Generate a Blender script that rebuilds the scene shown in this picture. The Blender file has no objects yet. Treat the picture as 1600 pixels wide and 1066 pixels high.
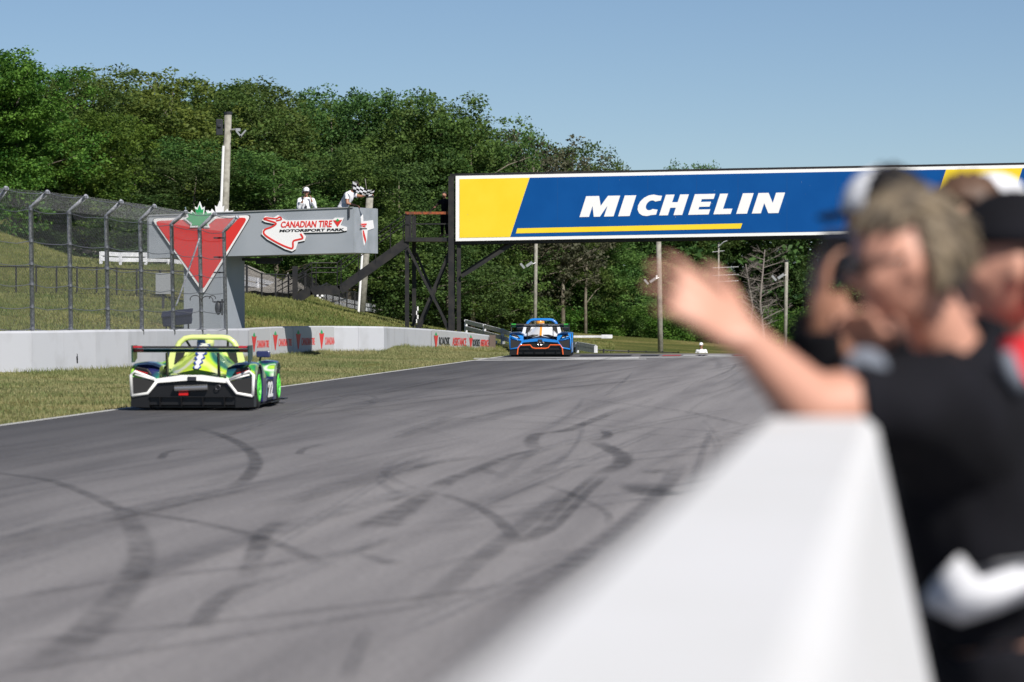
import bpy, bmesh, math, random
import numpy as np
from mathutils import Vector, Matrix
random.seed(7); rng = np.random.default_rng(7)
sc = bpy.context.scene
COL = sc.collection
R = math.radians
# ---------------------------------------------------------------- camera, sky, sun, exposure
FPX = 6000.0; CAMZ = 1.55; HOR = 471.0
PITCH = math.atan((533-HOR)/FPX)
cam = bpy.data.cameras.new('camera'); camo = bpy.data.objects.new('camera', cam); COL.objects.link(camo)
cam.sensor_width = 36; cam.lens = 135; cam.clip_start = .1; cam.clip_end = 6000
camo.location = (0, 0, CAMZ); camo.rotation_euler = (math.pi/2-PITCH, 0, 0)
cam.dof.use_dof = True; cam.dof.focus_distance = 105; cam.dof.aperture_fstop = 3.5
sc.camera = camo
SUN_EL = R(41); SUN_V = Vector((.50*math.cos(SUN_EL), -.866*math.cos(SUN_EL), math.sin(SUN_EL))).normalized()
w = bpy.data.worlds.new('World'); sc.world = w; w.use_nodes = True
nt = w.node_tree; bg = nt.nodes['Background']
sky = nt.nodes.new('ShaderNodeTexSky'); sky.sky_type = 'NISHITA'; sky.sun_disc = False
sky.sun_elevation = SUN_EL; sky.sun_rotation = math.atan2(SUN_V.x, SUN_V.y)
sky.altitude = 3000; sky.air_density = .85; sky.dust_density = 0.5; sky.ozone_density = 2.8
bg.inputs['Strength'].default_value = .062
nt.links.new(sky.outputs[0], bg.inputs['Color'])
sl = bpy.data.lights.new('sun', 'SUN'); sl.energy = 4.9; sl.angle = R(.5); sl.color = (1, .95, .88)
so = bpy.data.objects.new('sun', sl); COL.objects.link(so)
so.rotation_euler = SUN_V.to_track_quat('Z', 'Y').to_euler(); so.location = (20, -20, 40)
sc.view_settings.view_transform = 'Standard'; sc.view_settings.look = 'None'
sc.view_settings.exposure = .25; sc.view_settings.gamma = 1; sc.view_settings.use_curve_mapping = False

# ---------------------------------------------------------------- helpers
def ray(px, py):
    u = (px-800)/FPX; v = (533-py)/FPX
    s, c = math.sin(PITCH), math.cos(PITCH)
    return Vector((u, c+v*s, -s+v*c))
CAM = Vector((0, 0, CAMZ))
def P(px, py, Y):
    d = ray(px, py); return CAM + d*(Y/d.y)
def G(px, py, z=0.0):
    d = ray(px, py); return CAM + d*((z-CAMZ)/d.z)

MATS = {}
def mat(name, col, rough=.6, metal=0, noise=None, bump=None, coat=0, trans=0, spec=None):
    """noise=(scale, second colour, [amount range]) ; bump=(scale, strength)"""
    m = bpy.data.materials.new(name); m.use_nodes = True; n = m.node_tree; b = n.nodes['Principled BSDF']
    b.inputs['Base Color'].default_value = (*col, 1); b.inputs['Roughness'].default_value = rough
    b.inputs['Metallic'].default_value = metal
    if coat: b.inputs['Coat Weight'].default_value = coat; b.inputs['Coat Roughness'].default_value = .08
    if spec is not None: b.inputs['Specular IOR Level'].default_value = spec
    tc = n.nodes.new('ShaderNodeTexCoord')
    if noise:
        t = n.nodes.new('ShaderNodeTexNoise'); t.inputs['Scale'].default_value = noise[0]; t.inputs['Detail'].default_value = 6
        n.links.new(tc.outputs['Object'], t.inputs['Vector'])
        r = n.nodes.new('ShaderNodeValToRGB'); lo, hi = noise[2] if len(noise) > 2 else (.4, .62)
        r.color_ramp.elements[0].position = lo; r.color_ramp.elements[1].position = hi
        r.color_ramp.elements[0].color = (*col, 1); r.color_ramp.elements[1].color = (*noise[1], 1)
        n.links.new(t.outputs[0], r.inputs[0]); n.links.new(r.outputs[0], b.inputs['Base Color'])
    if bump:
        t = n.nodes.new('ShaderNodeTexNoise'); t.inputs['Scale'].default_value = bump[0]; t.inputs['Detail'].default_value = 5
        n.links.new(tc.outputs['Object'], t.inputs['Vector'])
        bp = n.nodes.new('ShaderNodeBump'); bp.inputs['Strength'].default_value = bump[1]; bp.inputs['Distance'].default_value = .02
        n.links.new(t.outputs[0], bp.inputs['Height']); n.links.new(bp.outputs[0], b.inputs['Normal'])
    MATS[name] = m; return m

def parent_offset(o):
    v = Vector((0, 0, 0))
    while o: v += o.location; o = o.parent
    return v
class MB:
    def __init__(s): s.v = []; s.f = []; s.m = []; s.uv = None
    def add(s, vs, fs, mi=0):
        b = len(s.v); s.v += [Vector(v) for v in vs]; s.f += [[b+i for i in f] for f in fs]; s.m += [mi]*len(fs); return s
    def box(s, c, d, rot=None, mi=0):
        c = Vector(c); hx, hy, hz = d[0]/2, d[1]/2, d[2]/2
        vs = [Vector((x, y, z)) for z in (-hz, hz) for x, y in ((-hx, -hy), (hx, -hy), (hx, hy), (-hx, hy))]
        if rot is not None: vs = [rot @ v for v in vs]
        return s.add([v+c for v in vs], [[3, 2, 1, 0], [4, 5, 6, 7], [0, 1, 5, 4], [1, 2, 6, 5], [2, 3, 7, 6], [3, 0, 4, 7]], mi)
    def beam(s, a, b, w, h, mi=0, up=(0, 0, 1)):
        a = Vector(a); b = Vector(b); d = (b-a).normalized(); up = Vector(up)
        if abs(d.dot(up)) > .98: up = Vector((0, 1, 0))
        x = d.cross(up).normalized(); z = x.cross(d).normalized()
        vs = [p + x*sx*w/2 + z*sz*h/2 for p in (a, b) for sx, sz in ((-1, -1), (1, -1), (1, 1), (-1, 1))]
        return s.add(vs, [[0, 1, 2, 3], [7, 6, 5, 4], [0, 4, 5, 1], [1, 5, 6, 2], [2, 6, 7, 3], [3, 7, 4, 0]], mi)
    def tube(s, pts, r, n=8, mi=0, cap=True, closed=False):
        pts = [Vector(p) for p in pts]; k = len(pts)
        rs = r if isinstance(r, (list, tuple)) else [r]*k
        rings = []; prev = None
        for i, p in enumerate(pts):
            a = pts[i-1] if (i or closed) else p; b = pts[(i+1) % k] if (i < k-1 or closed) else p
            d = (b-a).normalized()
            if prev is None:
                x = d.orthogonal().normalized()
            else:
                x = (prev - d*prev.dot(d)).normalized()
            prev = x; y = d.cross(x)
            rings.append([p + (x*math.cos(t)+y*math.sin(t))*rs[i] for t in [2*math.pi*j/n for j in range(n)]])
        return s.loft(rings, cap and not closed, mi, closed)
    def loft(s, rings, cap=True, mi=0, closed=False):
        n = len(rings[0]); vs = [v for r in rings for v in r]; fs = []
        K = len(rings) if closed else len(rings)-1
        for i in range(K):
            i2 = (i+1) % len(rings)
            for j in range(n):
                fs.append([i*n+j, i*n+(j+1) % n, i2*n+(j+1) % n, i2*n+j])
        if cap: fs.append(list(range(n))[::-1]); fs.append([(len(rings)-1)*n+j for j in range(n)])
        return s.add(vs, fs, mi)
    def prism(s, poly, fr, to, mi=0):
        """poly: 3D outline points; extruded from offset vector fr to offset vector to"""
        n = len(poly); a = [Vector(p)+Vector(fr) for p in poly]; b = [Vector(p)+Vector(to) for p in poly]
        fs = [list(range(n))[::-1], list(range(n, 2*n))] + [[i, (i+1) % n, n+(i+1) % n, n+i] for i in range(n)]
        return s.add(a+b, fs, mi)
    def ell(s, c, r, n=16, k=10, rot=None, mi=0, fn=None):
        c = Vector(c); vs = []; fs = []
        if not hasattr(r, '__len__'): r = (r, r, r)
        for i in range(1, k):
            th = math.pi*i/k
            for j in range(n):
                ph = 2*math.pi*j/n
                q = Vector((math.sin(th)*math.cos(ph), math.sin(th)*math.sin(ph), math.cos(th)))
                if fn: q = fn(q)
                q = Vector((q.x*r[0], q.y*r[1], q.z*r[2])); vs.append(q)
        top = Vector((0, 0, 1)); bot = Vector((0, 0, -1))
        if fn: top = fn(top); bot = fn(bot)
        vs += [Vector((top.x*r[0], top.y*r[1], top.z*r[2])), Vector((bot.x*r[0], bot.y*r[1], bot.z*r[2]))]
        for i in range(k-2):
            for j in range(n): fs.append([i*n+j, (i+1)*n+j, (i+1)*n+(j+1) % n, i*n+(j+1) % n])
        T = len(vs)-2
        for j in range(n): fs.append([T, j, (j+1) % n]); fs.append([T+1, (k-2)*n+(j+1) % n, (k-2)*n+j])
        if rot is not None: vs = [rot @ v for v in vs]
        return s.add([v+c for v in vs], fs, mi)
    def cyl(s, a, b, r, n=16, mi=0): return s.tube([a, b], r, n, mi)
    def build(s, name, mats, parent=None, world=True, smooth=False, bevel=0, label=None, kind=None, recalc=True, subsurf=0):
        me = bpy.data.meshes.new(name)
        off = parent_offset(parent) if (parent is not None and world) else Vector((0, 0, 0))
        me.from_pydata([tuple(v-off) for v in s.v], [], s.f)
        if not isinstance(mats, (list, tuple)): mats = [mats]
        for m in mats: me.materials.append(MATS[m] if isinstance(m, str) else m)
        me.polygons.foreach_set('material_index', s.m)
        if recalc:
            bm = bmesh.new(); bm.from_mesh(me); bmesh.ops.recalc_face_normals(bm, faces=bm.faces); bm.to_mesh(me); bm.free()
        if smooth: me.polygons.foreach_set('use_smooth', [True]*len(me.polygons))
        me.update()
        o = bpy.data.objects.new(name, me); COL.objects.link(o); o.parent = parent
        if bevel:
            b = o.modifiers.new('bevel', 'BEVEL'); b.width = bevel; b.segments = 2; b.limit_method = 'ANGLE'; b.angle_limit = R(35)
        if subsurf:
            q = o.modifiers.new('sub', 'SUBSURF'); q.levels = subsurf; q.render_levels = subsurf
        if label: o['label'] = label
        if kind: o['kind'] = kind
        return o
def empty(name, loc, label, cat, group=None, rz=0):
    o = bpy.data.objects.new(name, None); COL.objects.link(o); o.location = loc; o.rotation_euler = (0, 0, rz)
    o.empty_display_size = .3
    return tag(o, label, cat, group)
def tag(o, label, cat, group=None):
    o['label'] = label; o['category'] = cat
    if group: o['group'] = group
    return o
def copy_tree(o, parent=None, loc=None):
    kids = [c for c in bpy.data.objects if c.parent == o]
    c = o.copy(); COL.objects.link(c); c.parent = parent
    if loc is not None: c.location = loc
    for k in kids: copy_tree(k, c)
    return c
def ev_mesh(o):
    """evaluated copy of an object's mesh as (verts, faces); the object is removed"""
    dg = bpy.context.evaluated_depsgraph_get(); e = o.evaluated_get(dg); me = e.to_mesh()
    vs = [o.matrix_world @ v.co for v in me.vertices]; fs = [list(p.vertices) for p in me.polygons]
    e.to_mesh_clear(); d = o.data; bpy.data.objects.remove(o)
    return vs, fs
def text_geo(s, offset=0.0, extrude=0.02, spacing=1.0):
    c = bpy.data.curves.new('text', 'FONT'); c.body = s; c.size = 1; c.offset = offset; c.extrude = extrude
    c.space_character = spacing; c.resolution_u = 4; c.fill_mode = 'BOTH'
    o = bpy.data.objects.new('text', c); COL.objects.link(o)
    vs, fs = ev_mesh(o); bpy.data.curves.remove(c)
    return vs, fs
class Plane:
    """a real plane in the place; S(px,py) is where the sight line of a photo pixel meets it"""
    def __init__(s, o, ux, uy):
        s.o = Vector(o); s.n = Vector(ux).cross(Vector(uy)).normalized()
        if s.n.dot(CAM-s.o) < 0: s.n = -s.n
    def S(s, px, py, off=0.0):
        d = ray(px, py); t = (s.o-CAM).dot(s.n)/d.dot(s.n); return CAM + d*t + s.n*off
    def poly(s, mb, pts, off, th=.01, mi=0):
        return mb.prism([s.S(*p) for p in pts], s.n*off, s.n*(off+th), mi)
    def text(s, mb, txt, quad, off, th=.01, fat=0.0, mi=0, spacing=1.0, ref=None):
        """quad: photo corners BL, BR, TR, TL that the text's box (of ref, unfattened) fills"""
        vs, fs = text_geo(txt, fat, .5, spacing)
        rv = text_geo(ref or txt, 0, .5, spacing)[0] if fat else vs
        x0 = min(v.x for v in rv); x1 = max(v.x for v in rv); y0 = min(v.y for v in rv); y1 = max(v.y for v in rv)
        q = [s.S(*p) for p in quad]; out = []
        for v in vs:
            a = (v.x-x0)/(x1-x0); b = (v.y-y0)/(y1-y0)
            bot = q[0].lerp(q[1], a); top = q[3].lerp(q[2], a)
            out.append(bot + (top-bot)*b + s.n*(off+(v.z+.5)*th))
        return mb.add(out, fs, mi)

# ---------------------------------------------------------------- materials
mat('concrete_white', (.49, .505, .55), .8, noise=(1.3, (.41, .42, .45), (.5, .75)), bump=(30, .15))
mat('concrete_top', (.62, .60, .52), .85, noise=(6, (.45, .43, .36)))
mat('wall_paint', (.79, .79, .80), .55, noise=(5, (.74, .74, .735)))
mat('banner_white', (.50, .51, .53), .6, bump=(5, .5))
mat('sign_red', (.68, .035, .03), .5); mat('sign_white', (.84, .84, .85), .5); mat('sign_green', (.03, .36, .12), .5)
mat('sign_black', (.012, .012, .014), .5)
mat('michelin_blue', (.001, .068, .27), .6, noise=(.8, (.002, .075, .29)), spec=.15); mat('sign_yellow', (.82, .60, .028), .6, noise=(.8, (.84, .63, .038)), spec=.2)
mat('stand_grey', (.33, .36, .40), .5, noise=(.7, (.29, .32, .36))); mat('stand_side', (.33, .36, .40), .5, noise=(2, (.27, .30, .33)))
mat('black_steel', (.006, .006, .008), .5, noise=(3, (.018, .016, .015)))
mat('rust', (.30, .07, .02), .8, noise=(8, (.10, .035, .02)))
mat('galv', (.50, .52, .56), .5, .1, noise=(25, (.24, .25, .30), (.35, .6)))
mat('wire', (.13, .14, .16), .5, .2); mat('wire_dark', (.02, .02, .022), .6)
mat('wood_pole', (.32, .31, .27), .85, noise=(6, (.22, .21, .18)), bump=(20, .3))
mat('grey_metal', (.42, .43, .44), .4, .5); mat('dark_box', (.02, .022, .028), .5); mat('navy_box', (.015, .02, .045), .6)
mat('white_wood', (.70, .71, .74), .6, noise=(4, (.55, .56, .6)))
mat('trunk_bark', (.12, .10, .075), .9, noise=(3, (.2, .18, .14)), bump=(12, .4))
mat('dead_bark', (.20, .175, .16), .9)
mat('gravel', (.30, .28, .25), .95, noise=(2.5, (.2, .185, .16)), bump=(12, .4))
mat('skin', (.55, .28, .20), .5); mat('skin_tan', (.35, .17, .11), .5)
mat('cloth_black', (.0045, .0045, .0065), .9, noise=(4, (.008, .008, .012)), spec=.2); mat('cloth_white', (.75, .76, .80), .8)
mat('cloth_red', (.60, .02, .03), .8); mat('cloth_grey', (.16, .18, .22), .8)
mat('hair_blond', (.22, .17, .11), .7, noise=(22, (.09, .07, .05))); mat('hair_dark', (.015, .012, .01), .6); mat('hair_brown', (.10, .055, .035), .6)
mat('lens_dark', (.01, .01, .012), .15); mat('phone_blue', (.012, .025, .075), .8)
mat('tyre', (.012, .012, .013), .8); mat('carbon', (.006, .006, .007), .4); mat('silver', (.6, .6, .6), .25, .9)
mat('light_red', (.5, .01, .01), .3)
# ---------------------------------------------------------------- terrain
def road_left(Y): return -6.4+(Y-48)*.102
CREST = 114.0
BAR = [(-110, 591.5, 520), (-50, 588, 519), (0, 584.5, 517.5), (50, 583, 517), (100, 581, 516.5), (150, 579, 515.5), (200, 576.5, 515), (245, 573, 514.5), (300, 568, 514), (345, 564, 513.5),
       (388, 560.5, 513.5), (420, 557.5, 511.5), (456, 554.5, 510), (520, 552, 509.5), (560, 551.3, 509.8), (600, 550.5, 510.3)]
bar_base = []; bar_top = []
for px, pb, pt in BAR:
    b = G(px, pb); bar_base.append(b); bar_top.append(P(px, pt, b.y).z)
for px, pb, pt, Y in ((637, 549.3, 512, 124), (672, 549, 514.2, 130), (700, 548.8, 516.5, 137), (735, 548.6, 520, 144), (765, 548.5, 524, 150)):
    b = P(px, pb, Y); bar_base.append(b); bar_top.append(P(px, pt, Y).z)
ctrl = []
for Y in (-60, 0, 20, 40, 60, 80, 100, 114): ctrl.append((road_left(Y), Y, 0.0))
for Y in (-60, 0, 20, 40, 60): ctrl += [(road_left(Y)-5, Y, .0), (road_left(Y)-25, Y, .8)]
for b in bar_base: ctrl += [(b.x, b.y, b.z+.02), (b.x-2.0, b.y+2.5, max(b.z, 0)+.4)]
for q in [(0, 500, 100), (0, 470, 125), (0, 458, 140), (0, 410, 155), (0, 362, 170), (-200, 320, 172), (-200, 470, 130), (120, 404, 172), (170, 424, 176), (205, 432, 168), (240, 442, 185), (300, 448, 170),
          (120, 470, 130), (240, 470, 135), (240, 500, 110), (385, 456, 138), (385, 500, 115), (450, 466, 150), (450, 500, 122), (533, 485, 180), (533, 505, 140),
          (577, 494, 195), (632, 508, 205), (632, 514, 150), (700, 515, 215), (700, 522, 165), (490, 477, 165), (490, 490, 140), (510, 482, 172), (555, 491, 188), (555, 505, 165), (605, 502, 200), (605, 508, 175), (660, 512, 210), (420, 463, 144), (470, 473, 157), (450, 452, 157), (490, 462, 172), (533, 470, 188), (577, 482, 202), (610, 492, 210), (650, 500, 218), (385, 418, 160), (450, 428, 172), (533, 444, 200), (600, 464, 218),
          (680, 484, 230), (760, 504, 235), (800, 546, 155), (900, 551, 128), (900, 530, 205), (1000, 551, 130), (1000, 527, 220), (1100, 552, 130), (1100, 535, 220),
          (1200, 552, 130), (1200, 547, 220), (1400, 552, 135), (1400, 549, 220), (1800, 552, 135), (1800, 549, 220), (740, 530, 180), (790, 530, 200),
          (0, 330, 240), (300, 380, 240), (600, 440, 255), (800, 500, 255), (1100, 525, 265), (1600, 530, 265), (-300, 300, 240)]:
    p = P(*q); ctrl.append((p.x, p.y, p.z))
for x, y, z in [(-80, 60, 3), (-80, 160, 6), (-90, 300, 10), (0, 400, 5), (120, 400, 1), (90, 240, -.5), (60, 150, -.3), (-200, 400, 12), (200, 200, 0), (200, 0, 0), (-200, 0, 4), (-200, 200, 8),
                (0, 900, 5), (400, 900, 2), (-400, 900, 10), (45, 60, 0), (45, 0, 0), (30, 114, 0), (15, 114, 0), (5, 114, 0), (0, -100, 0)]:
    ctrl.append((x, y, z))
C_ = np.array(ctrl)
def _k(A, B): return np.sqrt((A[:, None, 0]-B[None, :, 0])**2+(A[:, None, 1]-B[None, :, 1])**2)
_n = len(C_); _K = _k(C_, C_) - np.eye(_n)*.15
_A = np.zeros((_n+3, _n+3)); _A[:_n, :_n] = _K; _A[:_n, _n] = 1; _A[:_n, _n+1:] = C_[:, :2]; _A[_n:, :_n] = _A[:_n, _n:].T
_w = np.linalg.solve(_A, np.concatenate([C_[:, 2], np.zeros(3)]))
def heights(X, Y):
    Q = np.stack([X, Y], 1).astype(float); out = np.empty(len(Q))
    for i in range(0, len(Q), 20000):
        q = Q[i:i+20000]; out[i:i+20000] = _k(q, C_) @ _w[:_n] + _w[_n] + q @ _w[_n+1:]
    d = Q[:, 0]-(-6.4+(Q[:, 1]-48)*.102)
    # the racetrack bed: flat and just below the asphalt, falling away past the crest
    t = np.clip(d/.5, 0, 1); rz = np.where(Q[:, 1] < CREST, -.05, -.05)
    fade = np.clip((CREST+1.5-Q[:, 1])/1.5, 0, 1)*t
    out = out*(1-fade)+rz*fade
    near = np.clip((d+6)/3, 0, 1)*(1-t)*np.clip((60-Q[:, 1])/20+1, 0, 1)
    out = out*(1-near*.9)+0*near
    return out
def hz(x, y): return float(heights(np.array([x]), np.array([y]))[0])

def np_mesh(name, V, F, matname, smooth=True, kind=None):
    me = bpy.data.meshes.new(name); me.vertices.add(len(V)); me.vertices.foreach_set('co', V.astype(np.float32).ravel())
    k = F.shape[1]; me.loops.add(F.size); me.loops.foreach_set('vertex_index', F.astype(np.int32).ravel())
    me.polygons.add(len(F)); me.polygons.foreach_set('loop_start', np.arange(0, F.size, k, dtype=np.int32))
    me.polygons.foreach_set('loop_total', np.full(len(F), k, dtype=np.int32))
    me.polygons.foreach_set('use_smooth', np.full(len(F), smooth)); me.update(calc_edges=True); me.validate()
    me.materials.append(MATS[matname] if isinstance(matname, str) else matname)
    return me
def grid_mesh(xs, ys, fn, name, m):
    X, Y = np.meshgrid(xs, ys); Z = fn(X.ravel(), Y.ravel()); V = np.stack([X.ravel(), Y.ravel(), Z], 1)
    nx, ny = len(xs), len(ys); i = np.arange(nx-1)[None, :] + nx*np.arange(ny-1)[:, None]; i = i.ravel()
    return np_mesh(name, V, np.stack([i, i+1, i+nx+1, i+nx], 1), m)

def ground_material():
    m = bpy.data.materials.new('grass_ground'); m.use_nodes = True; n = m.node_tree; b = n.nodes['Principled BSDF']; L = n.links.new
    b.inputs['Roughness'].default_value = .95; b.inputs['Specular IOR Level'].default_value = .1
    tc = n.nodes.new('ShaderNodeTexCoord')
    def nz(s, d=6):
        t = n.nodes.new('ShaderNodeTexNoise'); t.inputs['Scale'].default_value = s; t.inputs['Detail'].default_value = d; L(tc.outputs['Object'], t.inputs['Vector']); return t
    r = n.nodes.new('ShaderNodeValToRGB'); cr = r.color_ramp; cr.elements[0].position = .3; cr.elements[0].color = (.075, .095, .026, 1)
    cr.elements[1].position = .72; cr.elements[1].color = (.27, .225, .10, 1)
    e = cr.elements.new(.52); e.color = (.135, .14, .043, 1)
    L(nz(.22, 8).outputs[0], r.inputs[0])
    r2 = n.nodes.new('ShaderNodeValToRGB'); r2.color_ramp.elements[0].position = .35; r2.color_ramp.elements[0].color = (.5, .5, .5, 1); r2.color_ramp.elements[1].position = .65; r2.color_ramp.elements[1].color = (1.35, 1.35, 1.3, 1)
    L(nz(9).outputs[0], r2.inputs[0])
    mx = n.nodes.new('ShaderNodeMix'); mx.data_type = 'RGBA'; mx.blend_type = 'MULTIPLY'; mx.inputs['Factor'].default_value = 1
    L(r.outputs[0], mx.inputs['A']); L(r2.outputs[0], mx.inputs['B']); L(mx.outputs['Result'], b.inputs['Base Color'])
    bp = n.nodes.new('ShaderNodeBump'); bp.inputs['Strength'].default_value = .9; bp.inputs['Distance'].default_value = .08
    L(nz(14, 3).outputs[0], bp.inputs['Height']); L(bp.outputs[0], b.inputs['Normal'])
    MATS['grass_ground'] = m
ground_material()
xs = np.concatenate([np.linspace(-1500, -100, 9), np.linspace(-90, -34, 15), np.arange(-32, 34, .5), np.linspace(36, 90, 15), np.linspace(110, 1500, 9)])
ys = np.concatenate([np.linspace(-800, -60, 6), np.linspace(-50, 28, 20), np.arange(30, 240, .75), np.linspace(242, 330, 30), np.linspace(360, 2500, 14)])
def _far(X, Y):
    z = heights(X, Y); f = np.clip((np.hypot(X, Y-100)-350)/500, 0, 1); return z*(1-f)+0*f
g = bpy.data.objects.new('ground', grid_mesh(xs, ys, _far, 'ground', 'grass_ground')); COL.objects.link(g); g['kind'] = 'structure'

# road ---------------------------------------------------------
def asphalt():
    m = bpy.data.materials.new('asphalt'); m.use_nodes = True; n = m.node_tree; b = n.nodes['Principled BSDF']; L = n.links.new
    b.inputs['Roughness'].default_value = .78; b.inputs['Specular IOR Level'].default_value = .35
    tc = n.nodes.new('ShaderNodeTexCoord')
    mp = n.nodes.new('ShaderNodeMapping'); mp.inputs['Rotation'].default_value = (0, 0, math.atan(.102)); L(tc.outputs['Object'], mp.inputs['Vector'])
    # after the rotation x = distance across the track, y = along it
    sp = n.nodes.new('ShaderNodeSeparateXYZ'); L(mp.outputs[0], sp.inputs[0])
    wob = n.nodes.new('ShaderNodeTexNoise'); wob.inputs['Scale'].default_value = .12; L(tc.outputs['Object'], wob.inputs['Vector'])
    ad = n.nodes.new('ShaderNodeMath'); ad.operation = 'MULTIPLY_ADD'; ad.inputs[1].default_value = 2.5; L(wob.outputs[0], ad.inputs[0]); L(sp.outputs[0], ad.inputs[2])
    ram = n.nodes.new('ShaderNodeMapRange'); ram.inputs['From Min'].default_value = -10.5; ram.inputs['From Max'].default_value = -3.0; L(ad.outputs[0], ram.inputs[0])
    r = n.nodes.new('ShaderNodeValToRGB'); cr = r.color_ramp; cr.elements[0].color = (.070, .068, .071, 1); cr.elements[1].color = (.24, .228, .23, 1)  # left dark from rubber; rise to the right also bakes in vignetting and view-angle sheen
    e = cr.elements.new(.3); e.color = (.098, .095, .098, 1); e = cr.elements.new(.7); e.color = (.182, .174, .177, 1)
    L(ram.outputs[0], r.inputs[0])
    s2 = n.nodes.new('ShaderNodeMapping'); s2.inputs['Scale'].default_value = (1.4, .05, 1); L(mp.outputs[0], s2.inputs['Vector'])
    st = n.nodes.new('ShaderNodeTexNoise'); st.inputs['Scale'].default_value = 1.5; st.inputs['Detail'].default_value = 8; L(s2.outputs[0], st.inputs['Vector'])
    r2 = n.nodes.new('ShaderNodeValToRGB'); r2.color_ramp.elements[0].position = .32; r2.color_ramp.elements[0].color = (.74, .74, .75, 1); r2.color_ramp.elements[1].position = .6; r2.color_ramp.elements[1].color = (1.05, 1.05, 1.05, 1); L(st.outputs[0], r2.inputs[0])
    mx = n.nodes.new('ShaderNodeMix'); mx.data_type = 'RGBA'; mx.blend_type = 'MULTIPLY'; mx.inputs['Factor'].default_value = 1; L(r.outputs[0], mx.inputs['A']); L(r2.outputs[0], mx.inputs['B'])
    fn = n.nodes.new('ShaderNodeTexNoise'); fn.inputs['Scale'].default_value = 22; fn.inputs['Detail'].default_value = 9; fn.inputs['Roughness'].default_value = .8; L(tc.outputs['Object'], fn.inputs['Vector'])
    r3 = n.nodes.new('ShaderNodeValToRGB'); r3.color_ramp.elements[0].position = .36; r3.color_ramp.elements[0].color = (.72, .72, .72, 1); r3.color_ramp.elements[1].position = .64; r3.color_ramp.elements[1].color = (1.28, 1.28, 1.28, 1); L(fn.outputs[0], r3.inputs[0])
    mx2 = n.nodes.new('ShaderNodeMix'); mx2.data_type = 'RGBA'; mx2.blend_type = 'MULTIPLY'; mx2.inputs['Factor'].default_value = 1; L(mx.outputs['Result'], mx2.inputs['A']); L(r3.outputs[0], mx2.inputs['B'])
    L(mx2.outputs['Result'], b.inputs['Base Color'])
    bp = n.nodes.new('ShaderNodeBump'); bp.inputs['Strength'].default_value = .35; bp.inputs['Distance'].default_value = .01
    L(fn.outputs[0], bp.inputs['Height']); L(bp.outputs[0], b.inputs['Normal'])
    MATS['asphalt'] = m
asphalt()
def crest_z(Y): return 0 if Y < CREST else -.012*(Y-CREST)**1.35
rm = MB(); Ys = [-60, 0, 20, 40, 60, 80, 95, 105, 110, 114, 116, 118, 121, 125]
for i in range(len(Ys)-1):
    a, b = Ys[i], Ys[i+1]
    rm.add([(road_left(a), a, crest_z(a)), (road_left(a)+14.5, a, crest_z(a)), (road_left(b)+14.5, b, crest_z(b)), (road_left(b), b, crest_z(b))], [[0, 1, 2, 3]])
# skirt so that the asphalt has thickness
for i in range(len(Ys)-1):
    a, b = Ys[i], Ys[i+1]
    rm.add([(road_left(a), a, crest_z(a)-.12), (road_left(b), b, crest_z(b)-.12), (road_left(b), b, crest_z(b)), (road_left(a), a, crest_z(a))], [[0, 1, 2, 3]])
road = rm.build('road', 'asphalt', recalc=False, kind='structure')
pm = MB()
for a, b in ((-60, 40), (40, 114)):
    pm.add([(road_left(a)+14.5, a, -.004), (road_left(a)+34, a, -.004), (road_left(b)+34, b, -.004), (road_left(b)+14.5, b, -.004)], [[0, 1, 2, 3]])
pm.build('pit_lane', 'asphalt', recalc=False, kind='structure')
mat('line_white', (.55, .55, .54), .7, noise=(7, (.30, .30, .30), (.45, .75)))
mat('line_red', (.40, .08, .08), .7); mat('line_dark', (.03, .03, .035), .7)
em = MB()
for i in range(len(Ys)-4):
    a, b = Ys[i], Ys[i+1]
    em.add([(road_left(a)-.02, a, .006), (road_left(a)+.10, a, .006), (road_left(b)+.10, b, .006), (road_left(b)-.02, b, .006)], [[0, 1, 2, 3]])
em.build('edge_line', 'line_white', road, world=False, recalc=False)
def road_quad(name, pts, m, z=.006):
    MB().add([G(px, py, z) for px, py in pts], [[0, 1, 2, 3]]).build(name, m, road, world=False, recalc=False)
road_quad('start_line', [(742, 563.6), (1010, 561.6), (1010, 560.6), (742, 562.4)], 'line_white')
road_quad('start_line', [(740, 560.6), (1180, 557.8), (1180, 556.8), (740, 559.6)], 'line_white', .0065)
road_quad('start_line', [(860, 561.8), (998, 560.2), (998, 557.6), (905, 559.6)], 'line_white', .010)
for k, (a, b, m_) in enumerate([(905, 985, 'line_dark'), (1000, 1028, 'line_dark'), (1034, 1062, 'line_red'), (1066, 1086, 'line_white'), (1090, 1094, 'line_dark'), (1096, 1100, 'line_dark'), (1104, 1142, 'line_white'), (1146, 1160, 'line_red'), (1165, 1205, 'line_white')]):
    road_quad('track_marking', [(a, 556.2), (b, 556.0), (b+3, 554.4), (a+3, 554.6)], m_, .012)

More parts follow.
